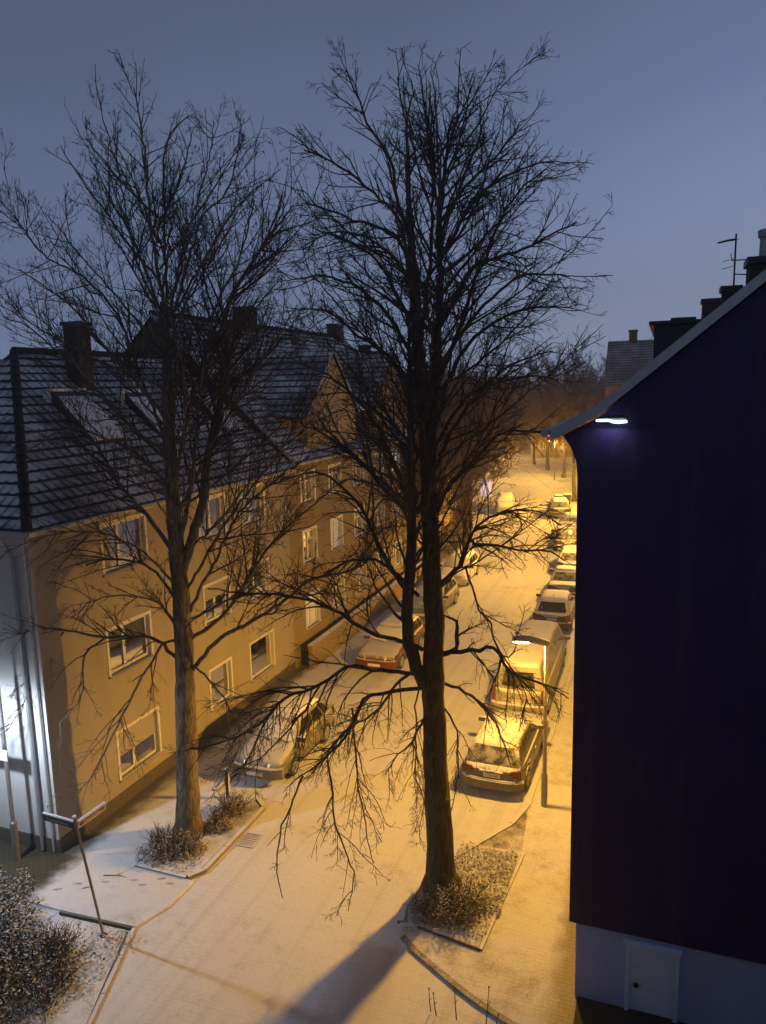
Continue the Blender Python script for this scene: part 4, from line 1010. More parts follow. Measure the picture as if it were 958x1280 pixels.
LIMBS_ELM=[
 (0.33,0.065,0,[(-4.48,15.17,-0.04),(-4.53,15.15,1.45),(-4.58,15.13,3.02),(-4.6,15.12,4.17),(-4.59,15.13,6.49),(-4.62,15.12,7.98),(-4.65,15.1,9.19),(-4.72,15.08,11.2),(-4.81,15.04,12.33),(-4.88,15.02,13.53),(-4.92,15,14.82)]),
 (0.12,0.012,0,[(-4.92,15,14.74),(-4.94,14.93,16.07),(-4.92,14.86,16.56),(-4.72,14.86,17.07)]),
 (0.16,0.02,0,[(-4.77,15.06,4.96),(-4.99,14.9,5.62),(-5.07,14.8,6.44),(-4.97,14.75,7.74),(-4.9,14.71,8.9),(-4.87,14.64,10.24),(-4.85,14.57,12.06),(-4.74,14.54,13.37)]),
 (0.08,0.015,0,[(-4.75,14.53,13.22),(-4.9,14.29,14.55),(-5.29,13.95,15.07),(-5.8,13.58,15.5),(-6.34,13.18,15.75)]),
 (0.17,0.012,0,[(-4.64,15.11,7.98),(-4.65,15.17,9.52),(-4.61,15.25,10.68),(-4.52,15.36,12.07),(-4.45,15.45,13.55),(-4.46,15.51,14.87),(-4.33,15.63,16.07),(-4.26,15.72,16.65),(-4.11,15.84,17.01)]),
 (0.1,0.015,0,[(-4.75,15.07,12.49),(-4.63,15.32,13.92),(-4.59,15.55,15.84),(-4.72,15.72,16.4),(-4.78,15.91,17.27)]),
 (0.09,0.013,0,[(-4.88,15.02,13.59),(-5.31,15.28,14.5),(-6.28,15.34,14.93),(-7.37,15.36,15.38)]),
 (0.08,0.012,0,[(-4.91,15.01,14.59),(-5,14.6,14.87),(-5.04,14.21,15.68),(-5.3,13.74,16.22),(-5.51,13.29,17.01)]),
 (0.08,0.012,0,[(-4.85,15.03,12.81),(-5.2,15.38,13.81),(-5.97,15.57,14.54),(-6.85,15.72,14.81),(-7.8,15.84,14.58)]),
 (0.1,0.014,0,[(-4.44,15.18,13.89),(-4.04,15.5,14.67),(-3.7,15.79,15.29),(-2.83,16.27,15.81),(-2.28,16.64,15.92)]),
 (0.1,0.014,0,[(-4.46,15.18,12.48),(-3.85,15.06,13.52),(-3.48,14.85,13.79),(-2.6,14.83,13.99),(-1.66,14.84,14.39)]),
 (0.11,0.014,0,[(-4.45,15.18,11.51),(-4.12,15.73,12.66),(-3.81,16.27,13.88),(-3.3,16.9,15.28),(-2.66,17.56,16.08)]),
 (0.09,0.013,0,[(-4.38,15.21,14.35),(-3.85,15.12,15.48),(-3.56,14.95,15.95),(-3.3,14.76,16.38)]),
 (0.08,0.013,0,[(-4.39,15.2,14.65),(-4.01,16.06,15.56),(-3.53,16.95,16.35),(-3.18,17.8,17.19)]),
 (0.1,0.014,0,[(-4.44,15.18,11.19),(-3.89,15.52,12.31),(-3.43,15.83,12.73),(-2.72,16.23,13.04),(-1.93,16.66,13.01)]),
 (0.09,0.014,0,[(-4.45,15.18,11.84),(-3.66,14.94,12.74),(-2.84,14.72,13.41),(-2.19,14.43,13.45),(-1.7,14.08,13.32)]),
 (0.1,0.014,0,[(-4.7,15.08,11.19),(-5.6,15.15,12.2),(-6.23,15.31,12.57),(-6.98,15.43,13.11),(-7.88,15.49,13.25)]),
 (0.1,0.014,0,[(-4.74,15.07,11.68),(-5.18,14.5,12.79),(-5.62,13.94,13.37),(-6.1,13.36,13.55),(-6.49,12.81,13.44)]),
 (0.09,0.014,0,[(-4.83,15.04,12.33),(-5.15,14.78,13.27),(-5.49,14.52,13.96),(-6.02,14.19,14.32),(-6.54,13.86,14.54)]),
 (0.11,0.014,-0.1,[(-4.99,14.98,8.86),(-5.37,14.62,10.24),(-5.73,14.27,11.07),(-6.31,13.84,11.72),(-6.94,13.39,12.04)]),
 (0.1,0.014,-0.2,[(-4.99,14.98,8.86),(-5.69,15.19,9.32),(-6.41,15.4,9.99),(-7.33,15.54,10.51),(-8.37,15.63,10.87)]),
 (0.1,0.014,-0.1,[(-4.61,15.12,8.5),(-4.29,15.31,9.34),(-3.6,15.63,10.08),(-3.35,15.79,10.42),(-2.68,16.1,10.5),(-2.12,16.38,10.31)]),
 (0.1,0.014,0,[(-4.59,15.13,9.53),(-4.03,15.02,10.7),(-3.35,14.95,11.49),(-2.7,14.88,11.93),(-2.08,14.79,12.06)]),
 (0.09,0.014,-0.1,[(-4.61,15.12,10.03),(-4.07,15.86,11.17),(-3.54,16.59,11.48),(-2.89,17.37,11.64),(-2.36,18.11,11.49)]),
 (0.11,0.014,-0.5,[(-5.07,14.95,7.02),(-5.45,14.91,7.59),(-5.76,14.9,8.14),(-6.05,14.9,8.83),(-6.48,14.84,9.35),(-7.08,14.72,9.7),(-7.86,14.54,9.53)]),
 (0.1,0.016,-0.6,[(-4.83,15.04,5.81),(-5.07,14.79,6.01),(-5.45,14.48,6.2),(-5.91,14.15,6.5),(-6.21,13.88,6.85),(-6.56,13.59,7.11),(-7.09,13.22,7.34),(-7.77,12.81,7.45),(-8.43,12.4,7.61)]),
 (0.09,0.014,-0.7,[(-4.88,15.02,7.02),(-5.66,14.99,7.68),(-6.4,14.98,7.73),(-7.19,14.95,7.32),(-7.97,14.92,7.37)]),
 (0.1,0.014,-0.9,[(-4.8,15.05,5.2),(-4.99,14.78,5.34),(-5.7,14.31,5.52),(-6.16,13.93,5.66),(-6.62,13.56,5.34),(-7.2,13.14,5.17),(-7.64,12.78,4.69),(-8.17,12.38,4.45),(-8.75,11.96,4.34)]),
 (0.1,0.016,-1,[(-4.77,15.06,4.96),(-5.04,14.64,5.02),(-5.47,14.16,5.07),(-5.71,13.75,5.1),(-5.87,13.36,4.56),(-6.25,12.9,4.08),(-6.53,12.47,3.92)]),
 (0.045,0.01,-1,[(-5.94,13.66,4.89),(-5.84,13.59,4.05),(-5.79,13.5,3.38),(-5.66,13.44,2.66),(-5.56,13.37,2.14),(-5.42,13.32,1.65)]),
 (0.045,0.01,-1,[(-6.63,12.65,3.78),(-6.84,12.41,3.17),(-6.97,12.2,2.68),(-6.98,12.04,1.97),(-6.83,11.93,1.51)]),
 (0.045,0.01,-1,[(-6.25,13.01,4.01),(-6.1,12.9,3.38),(-6.02,12.77,2.75),(-5.64,12.76,1.79),(-5.69,12.58,1.04)]),
 (0.04,0.01,-1,[(-4.79,14.84,5.19),(-4.89,14.72,4.75),(-4.87,14.64,3.56),(-4.85,14.56,2.99),(-4.69,14.54,2.59),(-4.77,14.42,1.85)]),
 (0.045,0.01,-1,[(-6.51,13.34,5.44),(-6.68,12.91,5.03),(-7.16,12.38,4.43),(-7.45,11.91,4.11)]),
 (0.12,0.03,-0.3,[(-4.5,15.16,5.65),(-4.17,15.39,5.75),(-4.18,15.5,6.03),(-4.22,15.59,6.34),(-4.44,15.61,6.43)]),
 (0.11,0.014,-0.8,[(-4.47,15.17,5.69),(-4.03,15.2,5.78),(-3.59,15.22,5.85),(-3.29,15.19,5.95),(-2.89,15.2,5.45),(-2.28,15.28,5.24),(-1.71,15.36,4.96)]),
 (0.04,0.01,-0.8,[(-3.27,15.09,5.98),(-2.96,15.17,5.78),(-2.81,15.19,6.03),(-2.88,15.13,6.36)]),
 (0.1,0.014,-0.4,[(-4.58,15.13,7.01),(-4.27,15.18,7.46),(-3.98,15.22,7.7),(-3.81,15.22,8.29),(-3.68,15.2,8.18),(-3.26,15.29,8.19),(-2.82,15.39,8.07),(-2.19,15.56,8.02),(-1.88,15.61,7.85)]),
 (0.08,0.012,-0.5,[(-4.54,15.15,7.1),(-4.19,15.53,7.47),(-3.84,15.92,8.39),(-3.31,16.38,8.69),(-2.69,16.87,8.63),(-2.21,17.31,8.29)]),
 (0.05,0.012,-0.9,[(-3.93,15.37,7.66),(-3.73,15.24,7.22),(-3.56,15.09,6.78),(-3.29,14.98,6.54),(-3.12,14.82,6.09),(-2.65,14.79,5.46),(-2.46,14.65,5.02)]),
 (0.08,0.012,-0.8,[(-4.51,15.16,5.1),(-3.87,15.61,4.62),(-3.41,16,3.85),(-3.1,16.33,2.65)]),
 (0.05,0.01,-1,[(-4.5,15.16,4.54),(-4.13,15.09,4.15),(-4.01,14.92,3.22),(-4.08,14.68,2.4)]),
 (0.07,0.012,-0.9,[(-4.61,15.12,4.73),(-4.89,14.8,3.99),(-5.23,14.46,3.54),(-5.46,14.16,3.22)]),
 (0.08,0.012,-0.8,[(-4.7,15.09,5.47),(-5.42,15.21,4.97),(-6.09,15.37,4.05),(-6.95,15.44,3.39),(-7.68,15.57,2.29)]),
]

def clean(limbs, base, z0):
    P = [tuple(p) for p in limbs[0][3]]; P[0] = (P[0][0], P[0][1], z0); limbs[0] = limbs[0][:3]+(P,); return limbs
hz = thing('bare_tree', 'bare tree with pale grey bark and fan of limbs in front of the corner house', 'tree', (-11.38, 15.15, .05), 0, 'two tall bare street trees')
lh = clean(LIMBS_HAZEL, None, .03)
rx = random.Random(3)
def crown_limbs(out, axis, prof, n, z0, z1, r0, seed, rise=(1.6, 3.4)):
    """evenly spread ascending limbs that end on the crown's outline, all round the stem"""
    q = random.Random(seed)
    for k in range(n):
        zb = z0+(z1-z0)*((k+.5)/n)**.9; a = k*2.39996+q.uniform(-.3, .3)
        ze = min(prof[-1][0]-.5, zb+q.uniform(*rise)); rad = .88*q.uniform(.8, 1.02)*interp_(prof, ze)
        t_ = (zb-axis[0][2])/(axis[-1][2]-axis[0][2]); p0 = Vector(axis[0]).lerp(Vector(axis[-1]), t_)
        d_ = Vector((math.cos(a), math.sin(a), 0)); b_ = q.uniform(-.25, .25); side_ = Vector((-d_.y, d_.x, 0))*b_
        pts = [tuple(p0+d_*rad*u+side_*math.sin(u*3)*rad*.5+Vector((0, 0, (ze-zb)*(.75*u+.25*u*u)))) for u in (0, .25, .5, .75, 1)]
        out.append((r0*q.uniform(.8, 1.15), .011, 0, pts))
def interp_(tab, x):
    for (a, va), (b, vb) in zip(tab, tab[1:]):
        if x <= b: return va+(vb-va)*max(0, (x-a)/(b-a))
    return tab[-1][1]
crown_limbs(lh, [(-11.17, 15.22, 7.4), (-11.05, 15.2, 16.5)], [(7.5, 3.0), (9, 3.5), (11, 4.0), (13, 4.2), (15, 3.7), (16.8, 2.3), (18, .9), (18.6, .2)], 26, 7.2, 15.6, .062, 3)
build_tree(hz, lh, 5, M['bark_hazel'], M['twig'], dens=(3.6, 6.0, 7.0), lens=(.38, .45, .47), catkins=1200, sub=1.6, lift=.32, tw=.9)
el = thing('bare_tree', 'taller bare tree with dark forked trunk and hanging lower boughs, standing in the right bed', 'tree', (-4.49, 15.2, .07), 0, 'two tall bare street trees')
le = clean(LIMBS_ELM, None, .05)
crown_limbs(le, [(-4.6, 15.35, 7.0), (-4.5, 15.4, 16.8)], [(6, 2.6), (8, 3.0), (10.3, 3.5), (12.7, 3.7), (14.6, 3.4), (15.9, 2.7), (17.2, 1.2), (17.9, .2)], 30, 7.0, 16.0, .055, 4)
build_tree(el, le, 8, M['bark_elm'], M['twig'], dens=(4.2, 7.0, 7.8), lens=(.36, .46, .48), fan=.0, sub=2.0, lift=.14, tw=.9)

# ------------------------------------------------------------------ trees farther along the street
def street_tree(name, label, loc, hgt, spread, fork, seed, group, upright=1.4, nl=13, twig='twig_b', dens=(3.4, 5.0, 4.5), rad=.2):
    t = thing(name, label, 'tree', loc, 0, group); rr = random.Random(seed); o = Vector(loc)
    limbs = [(rad, rad*.35, 0, [tuple(o+Vector((rr.uniform(-.12, .12)*(q > 0), rr.uniform(-.12, .12)*(q > 0), hgt*.72*q))) for q in (0, .25, .5, .75, 1)])]
    for k in range(nl):
        z = fork+(hgt*.68-fork)*(k/nl)**1.1; a = k*2.4+rr.uniform(-.4, .4); top_ = 1-(k/nl)*.55
        rr_ = spread*top_*rr.uniform(.75, 1.1); up = min(hgt-z, rr_*upright*rr.uniform(.7, 1.15))
        pts = [tuple(o+Vector((math.cos(a)*rr_*q**.8, math.sin(a)*rr_*q**.8, z+up*(.55*q+.45*q*q)))) for q in (0, .3, .65, 1)]
        limbs.append((rad*.32, .016, 0, pts))
    build_tree(t, limbs, seed, M['bark_far'], M[twig], dens=dens, lens=(.4, .45, .45), limb_parts=False, tw=2.1, sides=2, skip_trunk_twigs=.4, fan=.6, sub=1.8)
    return t
BG = 'bare street trees farther along the road'
protos = [street_tree('street_tree', 'bare tree with upright shoots at the left kerb just past the garden wall', (-12.4, 48.5, .05), 13.5, 4.6, 2.4, 21, BG, 1.7, 20),
          street_tree('street_tree', 'bare roadside tree at the right kerb, its stem beside the last parked cars', (-8.1, 74, .05), 14.0, 5.4, 2.4, 22, BG, 1.2, 22),
          street_tree('street_tree', 'broad brownish bare crown left of the red gabled house', (-11.5, 93, .05), 17, 6.4, 2.0, 23, BG, 1.2, 26)]
def copy_tree_(o, loc, rz, sc, label):
    c = o.copy(); C.objects.link(c); c.location = loc; c.rotation_euler.z = rz; c.scale = (sc, sc, sc); c['label'] = label
    for ch in o.children:
        k = ch.copy(); C.objects.link(k); k.parent = c
    return c
for pi, x, y, rz, sc, lab in ((0, -12.3, 41.2, 3.6, .8, 'bare tree at the left kerb opposite the pale saloon, nearest of the upright ones'),
        (1, -17.2, 66, 4.4, .85, 'bare tree at the left kerb close before the white far car'),
        (0, -14.6, 58.5, 1.1, 1.05, 'bare tree behind the first upright one on the left kerb, beside the plain house'),
        (0, -19.5, 73, 2.3, 1.1, 'bare upright tree over the white parked car far on the left'),
        (2, -24.5, 86, .7, .85, 'bare tree on the left side where the street begins to bend'),
        (1, -29.5, 103, 2.0, 1.15, 'bare tree left of the pale end house'),
        (2, -17.5, 108, 3.1, .9, 'bare crown straight above the end of the street'),
        (1, -33, 121, 4.0, 1.2, 'distant bare tree in front of the pale end house'),
        (2, -1.5, 112, 1.9, .92, 'distant bare tree left behind the red gabled house'),
        (2, -10, 128, 5.0, 1.0, 'faint bare tree farthest back beside the red gabled house'),
        (2, -14.6, 101, 2.6, 1.12, 'tall bare tree in the middle of the bend, closing the view down the street'),
        (2, -5.4, 97, .2, .95, 'bare tree between the roadside tree and the red gabled house'),
        (1, 3.5, 104, 2.8, 1.45, 'distant bare tree showing above the red house chimney')):
    copy_tree_(protos[pi], (x, y, .02), rz, sc, lab)

# ------------------------------------------------------------------ shrubs
def leafy(root, blobs, n, size, leaf, stem, seed, nst=60, flat=0.):
    r = np.random.default_rng(seed); P = []; B = np.array(blobs, float)
    wts = B[:, 3]**2; wts /= wts.sum(); k = r.choice(len(B), n, p=wts)
    d = r.normal(0, 1, (n, 3)); d[:, 2] = np.abs(d[:, 2])*.9-.15; d /= np.linalg.norm(d, axis=1, keepdims=True)
    rad = r.random(n)**.42*(1+.16*np.sin(d[:, 0]*9+d[:, 1]*7+k))
    c = B[k, :3]+d*rad[:, None]*np.stack([B[k, 3], B[k, 3], B[k, 4]], axis=1)
    c[:, 2] = np.maximum(c[:, 2], .03+.05*r.random(n))
    nv = r.normal(0, 1, (n, 3)); nv[:, 2] = np.abs(nv[:, 2])+flat; nv += d*.5; nv /= np.linalg.norm(nv, axis=1, keepdims=True)
    a = r.normal(0, 1, (n, 3)); a -= nv*np.sum(a*nv, 1, keepdims=True); a /= np.linalg.norm(a, axis=1, keepdims=True); b_ = np.cross(nv, a)
    s = size*r.uniform(.6, 1.3, n)[:, None]
    V = np.stack([c-a*s, c-b_*s*.5+nv*s*.1, c+a*s, c+b_*s*.5+nv*s*.1], axis=1).reshape(-1, 3)
    F = np.arange(4*n).reshape(-1, 4)
    o = np.array(root.location)
    arr_mesh('leaves', V-o, F, leaf, root, smooth=False)
    k = r.choice(len(B), nst, p=wts); S = B[k, :3].copy(); S[:, 2] = .02; S[:, :2] += r.normal(0, .16, (nst, 2))*B[k, 3:4]
    e = r.normal(0, 1, (nst, 3)); e[:, 2] = np.abs(e[:, 2])*1.2+.5; e /= np.linalg.norm(e, axis=1, keepdims=True)
    ln = B[k, 4]*r.uniform(.8, 1.18, nst)+.05
    Pq = grow(S, e, ln, np.full(nst, .3), 5, .16, r); t = np.linspace(0, 1, 6)[None]
    V1, F1 = tubes(Pq, np.full((nst, 1), .011)*(1-t)+.003*t, 4)
    S2, T2, l2, R2_, d2 = children(Pq, np.full((nst, 6), .006), 5.0, .25, .45, .1, .6, np.zeros(nst), r, ln)
    P2 = grow(S2, side_dirs(T2, np.radians(r.uniform(25, 60, len(S2))), r, .4), l2, np.full(len(S2), .2), 3, .16, r); t = np.linspace(0, 1, 4)[None]
    V2, F2 = tubes(P2, np.full((len(S2), 1), .005)*(1-t)+.0022*t, 3)
    arr_mesh('branches', np.vstack([V1, V2])-o, np.vstack([F1, F2+len(V1)]), stem, root)
t = thing('evergreen_shrub', 'large snow dusted evergreen shrub in the bottom left corner', 'shrub', (-12.4, 10.2, .05))
leafy(t, [(-13.6, 10.75, .25, 1.15, .95), (-12.7, 10.3, .22, 1.0, .82), (-11.85, 9.85, .2, .95, .72), (-12.5, 9.4, .25, 1.1, .85), (-11.5, 9.0, .2, .85, .75), (-14.6, 10.6, .3, 1.0, 1.0)], 26000, .033, M['leaf'], M['stem'], 31, 200)
t = thing('brown_shrub', 'loose brown twiggy shrub beside the evergreen, near the street sign foot', 'shrub', (-11.2, 10.5, .05))
leafy(t, [(-11.3, 10.55, .1, .62, .62), (-10.85, 10.0, .1, .5, .45), (-11.7, 10.75, .1, .45, .5), (-10.7, 9.5, .1, .45, .35)], 1900, .026, M['leaf_brown'], M['stem'], 32, 220)
t = thing('bed_shrub', 'low rounded olive shrub at the foot of the right tree', 'shrub', (-4.1, 14.35, .07), 0, 'shrubs around the tree feet')
leafy(t, [(-4.0, 14.35, .05, .62, .68), (-4.55, 14.2, .05, .45, .5), (-3.75, 14.75, .05, .5, .45)], 11000, .021, M['leaf_brown'], M['stem'], 33, 160)
t = thing('bed_shrub', 'round brownish shrub in front of the left tree foot', 'shrub', (-11.3, 14.3, .07), 0, 'shrubs around the tree feet')
leafy(t, [(-11.45, 14.25, .02, .62, .62), (-10.9, 14.45, .02, .5, .5)], 8500, .021, M['leaf_brown'], M['stem'], 34, 160)
t = thing('bed_shrub', 'low clipped shrub behind the left tree, beside the short post', 'shrub', (-10.9, 16.2, .07), 0, 'shrubs around the tree feet')
leafy(t, [(-10.85, 16.35, .02, .45, .55), (-10.75, 15.6, .02, .4, .45)], 6500, .021, M['leaf_brown'], M['stem'], 35, 120)
# ground cover in the beds: countless small snowy leaves
def cover(name, poly_c, n, seed, mat, size=.035, hmax=.16):
    r = np.random.default_rng(seed); cx_, cy_, rx_, ry_ = poly_c
    c = np.stack([cx_+rx_*r.uniform(-1, 1, n), cy_+ry_*r.uniform(-1, 1, n), .08+hmax*r.random(n)**2], axis=1)
    nv = r.normal(0, .55, (n, 3)); nv[:, 2] = 1; nv /= np.linalg.norm(nv, axis=1, keepdims=True)
    a = r.normal(0, 1, (n, 3)); a -= nv*np.sum(a*nv, 1, keepdims=True); a /= np.linalg.norm(a, axis=1, keepdims=True); b_ = np.cross(nv, a)
    s = size*r.uniform(.5, 1.4, n)[:, None]
    V = np.stack([c-a*s, c-b_*s*.55, c+a*s, c+b_*s*.55], axis=1).reshape(-1, 3)
    o = arr_mesh(name, V, np.arange(4*n).reshape(-1, 4), mat, None, smooth=False); o['kind'] = 'stuff'
    return tag(o, None, 'ground cover')
tag(cover('ground_cover', (-3.75, 15.75, .72, 1.15), 3600, 41, M['leaf_brown'], .03), 'snow speckled leafy ground cover filling the right tree bed')
tag(cover('ground_cover', (-3.62, 14.3, .45, .55), 600, 42, M['leaf_brown'], .022, .08), 'sparse leaves on the snowy front edge of the right tree bed')
tag(cover('ground_cover', (-11.0, 13.95, .7, .3), 260, 43, M['leaf_brown'], .03, .06), 'sparse leaves on the snow in front of the left tree bed shrub')
tag(cover('ground_cover', (-10.6, 10.7, .55, .9), 420, 44, M['leaf_brown'], .032, .08), 'dead leaves on the snow around the foot of the street sign')
# stems of a bare shrub under the window
t = thing('bare_shrub', 'few thin bare stems with buds at the bottom edge', 'shrub', (-3.1, 11.7, .05))
b = MB(); bb = MB()
for (x, y, zt, lx) in ((-.62, .05, .42, -.02), (-.5, .0, .40, -.03), (-.12, .02, .62, -.02), (.42, .05, .78, .03), (.6, -.2, .5, .05)):
    b.tube([(x, y, -.02), (x+lx, y, zt*.5), (x+lx*1.8, y+.02, zt)], [.011, .009, .006], 6)
    bb.tube([(x+lx*1.8, y+.02, zt-.02), (x+lx*1.8, y+.02, zt+.015), (x+lx*1.85, y+.02, zt+.04)], [.008, .016, .005], 6)
    b.tube([(x+lx, y, zt*.5), (x+lx+.06, y-.02, zt*.72)], [.006, .004], 5)
b.build('stems', M['stem'], t); bb.build('buds', M['stem'], t)
t = thing('fallen_twig', 'small fallen forked twig on the snow left of the left tree bed', 'twig', (-12.3, 13.0, .06))
b = MB(); b.tube([(0, 0, .01), (.35, .12, .012), (.62, .1, .02)], [.012, .009, .004], 5); b.tube([(.3, .1, .012), (.45, .3, .03)], [.007, .003], 5); b.build('twig', M['stem'], t)

# a line of footprints in the thin snow by the house corner
r = np.random.default_rng(77); b = MB()
for k in range(9):
    c_ = Vector((-13.0+.30*k, 12.35+.13*k+(.09 if k % 2 else -.09)+.02*math.sin(k*3), 0)); a = R(23)+r.normal(0, .12)
    n = 12; ring_ = []
    for q in range(n):
        t_ = 2*math.pi*q/n; x = .115*math.cos(t_); y = (.036+.008*math.cos(t_))*math.sin(t_)
        ring_.append((c_.x+x*math.cos(a)-y*math.sin(a), c_.y+x*math.sin(a)+y*math.cos(a), .0495))
    b.add(ring_, [tuple(range(n))])
fp = b.build('footprints', M['pave_thin']); fp['kind'] = 'stuff'; tag(fp, 'line of footprints across the thin snow by the house corner', 'footprints')
# ------------------------------------------------------------------ vehicles (local +y is the front)
def lerp(a, b, t): return a+(b-a)*t
def interp(tab, x):
    for (a, va), (b, vb) in zip(tab, tab[1:]):
        if x <= b: 
            t = (x-a)/(b-a) if b > a else 0; t = t*t*(3-2*t); return va+(vb-va)*t
    return tab[-1][1]
def vehicle(label, loc, rz, paint, Ln=4.3, W=1.78, H=1.46, belt=.94, hood=.93, nose=.70, ws=(.98, .30), rear=(-2.08, -1.70), roof_in=.20, cat='car', name='parked_car',
            group='cars parked along the street', rear_kind='estate', plate=None, glass_rear='glass_frost', glass_front='glass_snow', side_glass='glass', roof_snow=True, detail=True):
    """ws = (y of windscreen foot, y of its top); rear = (y of rear window foot, y of its top)"""
    t = thing(name, label, cat, loc, rz, group)
    h2 = Ln/2; mat = M[paint]
    tops = [(-h2, belt-.13), (-h2+.10, belt-.02), (rear[0]+.1, belt), (ws[0]-.05, belt), (ws[0]+.1, hood+.02), (h2-.35, lerp(hood, nose, .55)), (h2-.1, nose+.03), (h2, nose-.12)]
    def top(y):
        return interp(tops, y)
    def hw(y):
        q = abs(y)/h2; return W/2*(1-.055*q**3-.16*max(0, q-.86)/.14*max(0, q-.86)/.14*.9)
    ys = [-h2, -h2+.03, -h2+.10, -h2+.25, -h2+.5]+[-h2+.5+(Ln-1.0)*k/12 for k in range(1, 12)]+[h2-.5, h2-.25, h2-.10, h2-.03, h2]
    b = MB(); secs = []
    for y in ys:
        w_ = hw(y); z1 = top(y); e = min(1, (h2-abs(y))/.12); z0 = .22+.10*(1-e)+.04*(1 if abs(y) > h2-.4 else 0)
        half = [(w_*.80, z0), (w_*.95, z0+.05), (w_*.99, z0+.2), (w_, lerp(z0, z1, .52)), (w_*.985, lerp(z0, z1, .78)), (w_*.955, z1-.06), (w_*.90, z1-.012), (w_*.70, z1+.008), (w_*.35, z1+.018)]
        secs.append([(x, y, z) for x, z in half]+[(-x, y, z) for x, z in reversed(half)])
    n = len(secs[0]); vs_ = [p for s_ in secs for p in s_]; fs = []
    for i in range(len(secs)-1):
        for k in range(n): fs.append((i*n+k, (i+1)*n+k, (i+1)*n+(k+1) % n, i*n+(k+1) % n))
    fs.append(tuple(range(n))); fs.append(tuple((len(secs)-1)*n+k for k in range(n-1, -1, -1)))
    b.add(vs_, fs); body = b.build('body', mat, t, smooth=50)
    # greenhouse as a lofted cabin: belt ring, mid ring, roof ring, crown
    wb = W/2*.90; wr = W/2-roof_in-.06; zr_ = H-.07
    NW = 7
    def ring(z, yr, yf, w_, bow):
        pts = []
        for k in range(NW): q = k/(NW-1)*2-1; pts.append((w_*q, yf+bow*(1-q*q)-(.03 if abs(q) == 1 else 0), z))
        for k in range(1, 7): pts.append((w_, lerp(yf-.03, yr+.03, k/7), z))
        for k in range(NW): q = 1-k/(NW-1)*2; pts.append((w_*q, yr-bow*.6*(1-q*q)+(.03 if abs(q) == 1 else 0), z))
        for k in range(1, 7): pts.append((-w_, lerp(yr+.03, yf-.03, k/7), z))
        return pts
    zb = belt-.015
    rings = [ring(zb, rear[0], ws[0], wb, .10), ring(lerp(zb, zr_, .5), lerp(rear[0], rear[1], .44), lerp(ws[0], ws[1], .48), lerp(wb, wr, .46), .10), ring(zr_, rear[1], ws[1], wr, .08),
             ring(H-.025, rear[1]+.07, ws[1]-.1, wr-.06, .06), ring(H, rear[1]+.25, ws[1]-.35, wr-.22, .05)]
    m = len(rings[0]); b = MB(); fs = []
    for i in range(len(rings)-1):
        for k in range(m): fs.append((i*m+k, i*m+(k+1) % m, (i+1)*m+(k+1) % m, (i+1)*m+k))
    fs.append(tuple((len(rings)-1)*m+k for k in range(m)))
    b.add([p for q in rings for p in q], fs); b.build('cabin', mat, t, smooth=45)
    # glazing panels follow the cabin surface, 6 mm proud
    def surf(side, s, q):
        lo, hi = (0, 1) if q < .5 else (1, 2); qq = q*2 if q < .5 else q*2-1
        A, B = rings[lo], rings[hi]
        seg = {'front': (0, NW-1), 'right': (NW-1, NW+6), 'rear': (NW+6, 2*NW+5), 'left': (2*NW+5, m)}[side]
        x = seg[0]+(seg[1]-seg[0])*s; i = min(int(x), seg[1]-1); f = x-i
        P = lambda R_: Vector(R_[i % m]).lerp(Vector(R_[(i+1) % m]), f)
        return P(A).lerp(P(B), qq)
    def panel(nm, side, s0, s1, q0, q1, matn, parent=t, off=.006, skew0=0, skew1=0):
        b = MB(); ns, nq = 6, 4; vs_ = []
        for j in range(nq+1):
            q = lerp(q0, q1, j/nq)
            for i in range(ns+1):
                s = lerp(s0+skew0*j/nq, s1+skew1*j/nq, i/ns); p = surf(side, s, q)
                d1 = surf(side, min(1, s+.02), q)-surf(side, max(0, s-.02), q); d2 = surf(side, s, min(1, q+.03))-surf(side, s, max(0, q-.03))
                nn = d1.cross(d2).normalized(); 
                if nn.dot(p-Vector((0, p.y*.6, .6))) < 0: nn = -nn
                vs_.append(tuple(p+nn*off))
        b.add(vs_, [(j*(ns+1)+i, j*(ns+1)+i+1, (j+1)*(ns+1)+i+1, (j+1)*(ns+1)+i) for j in range(nq) for i in range(ns)])
        return b.build(nm, M[matn], parent, smooth=60)
    panel('windscreen', 'front', .05, .95, .08, .93, glass_front)
    if rear_kind == 'van': panel('rear_window', 'rear', .16, .84, .12, .80, glass_rear)
    else: panel('rear_window', 'rear', .08, .92, .12, .90, glass_rear)
    for sd in ('right', 'left'):
        rgs = [(.10, .44), (.47, .74), (.77, .93)] if rear_kind != 'van' else [(.08, .30), (.36, .62), (.68, .93)]
        for a, c in rgs:
            if sd == 'left': a, c = 1-c, 1-a
            panel('side_window', sd, a, c, .14, .86, side_glass)
    if roof_snow:
        b = MB(); rr_ = [ring(H-.03, rear[1]+.06, ws[1]-.08, wr-.05, .06), ring(H+.02, rear[1]+.10, ws[1]-.14, wr-.08, .06), ring(H+.034, rear[1]+.3, ws[1]-.4, wr-.26, .05)]
        fs = []
        for i in range(2):
            for k in range(m): fs.append((i*m+k, i*m+(k+1) % m, (i+1)*m+(k+1) % m, (i+1)*m+k))
        fs.append(tuple(2*m+k for k in range(m))); b.add([p for q in rr_ for p in q], fs); b.build('roof_snow', M['snow'], t, smooth=60)
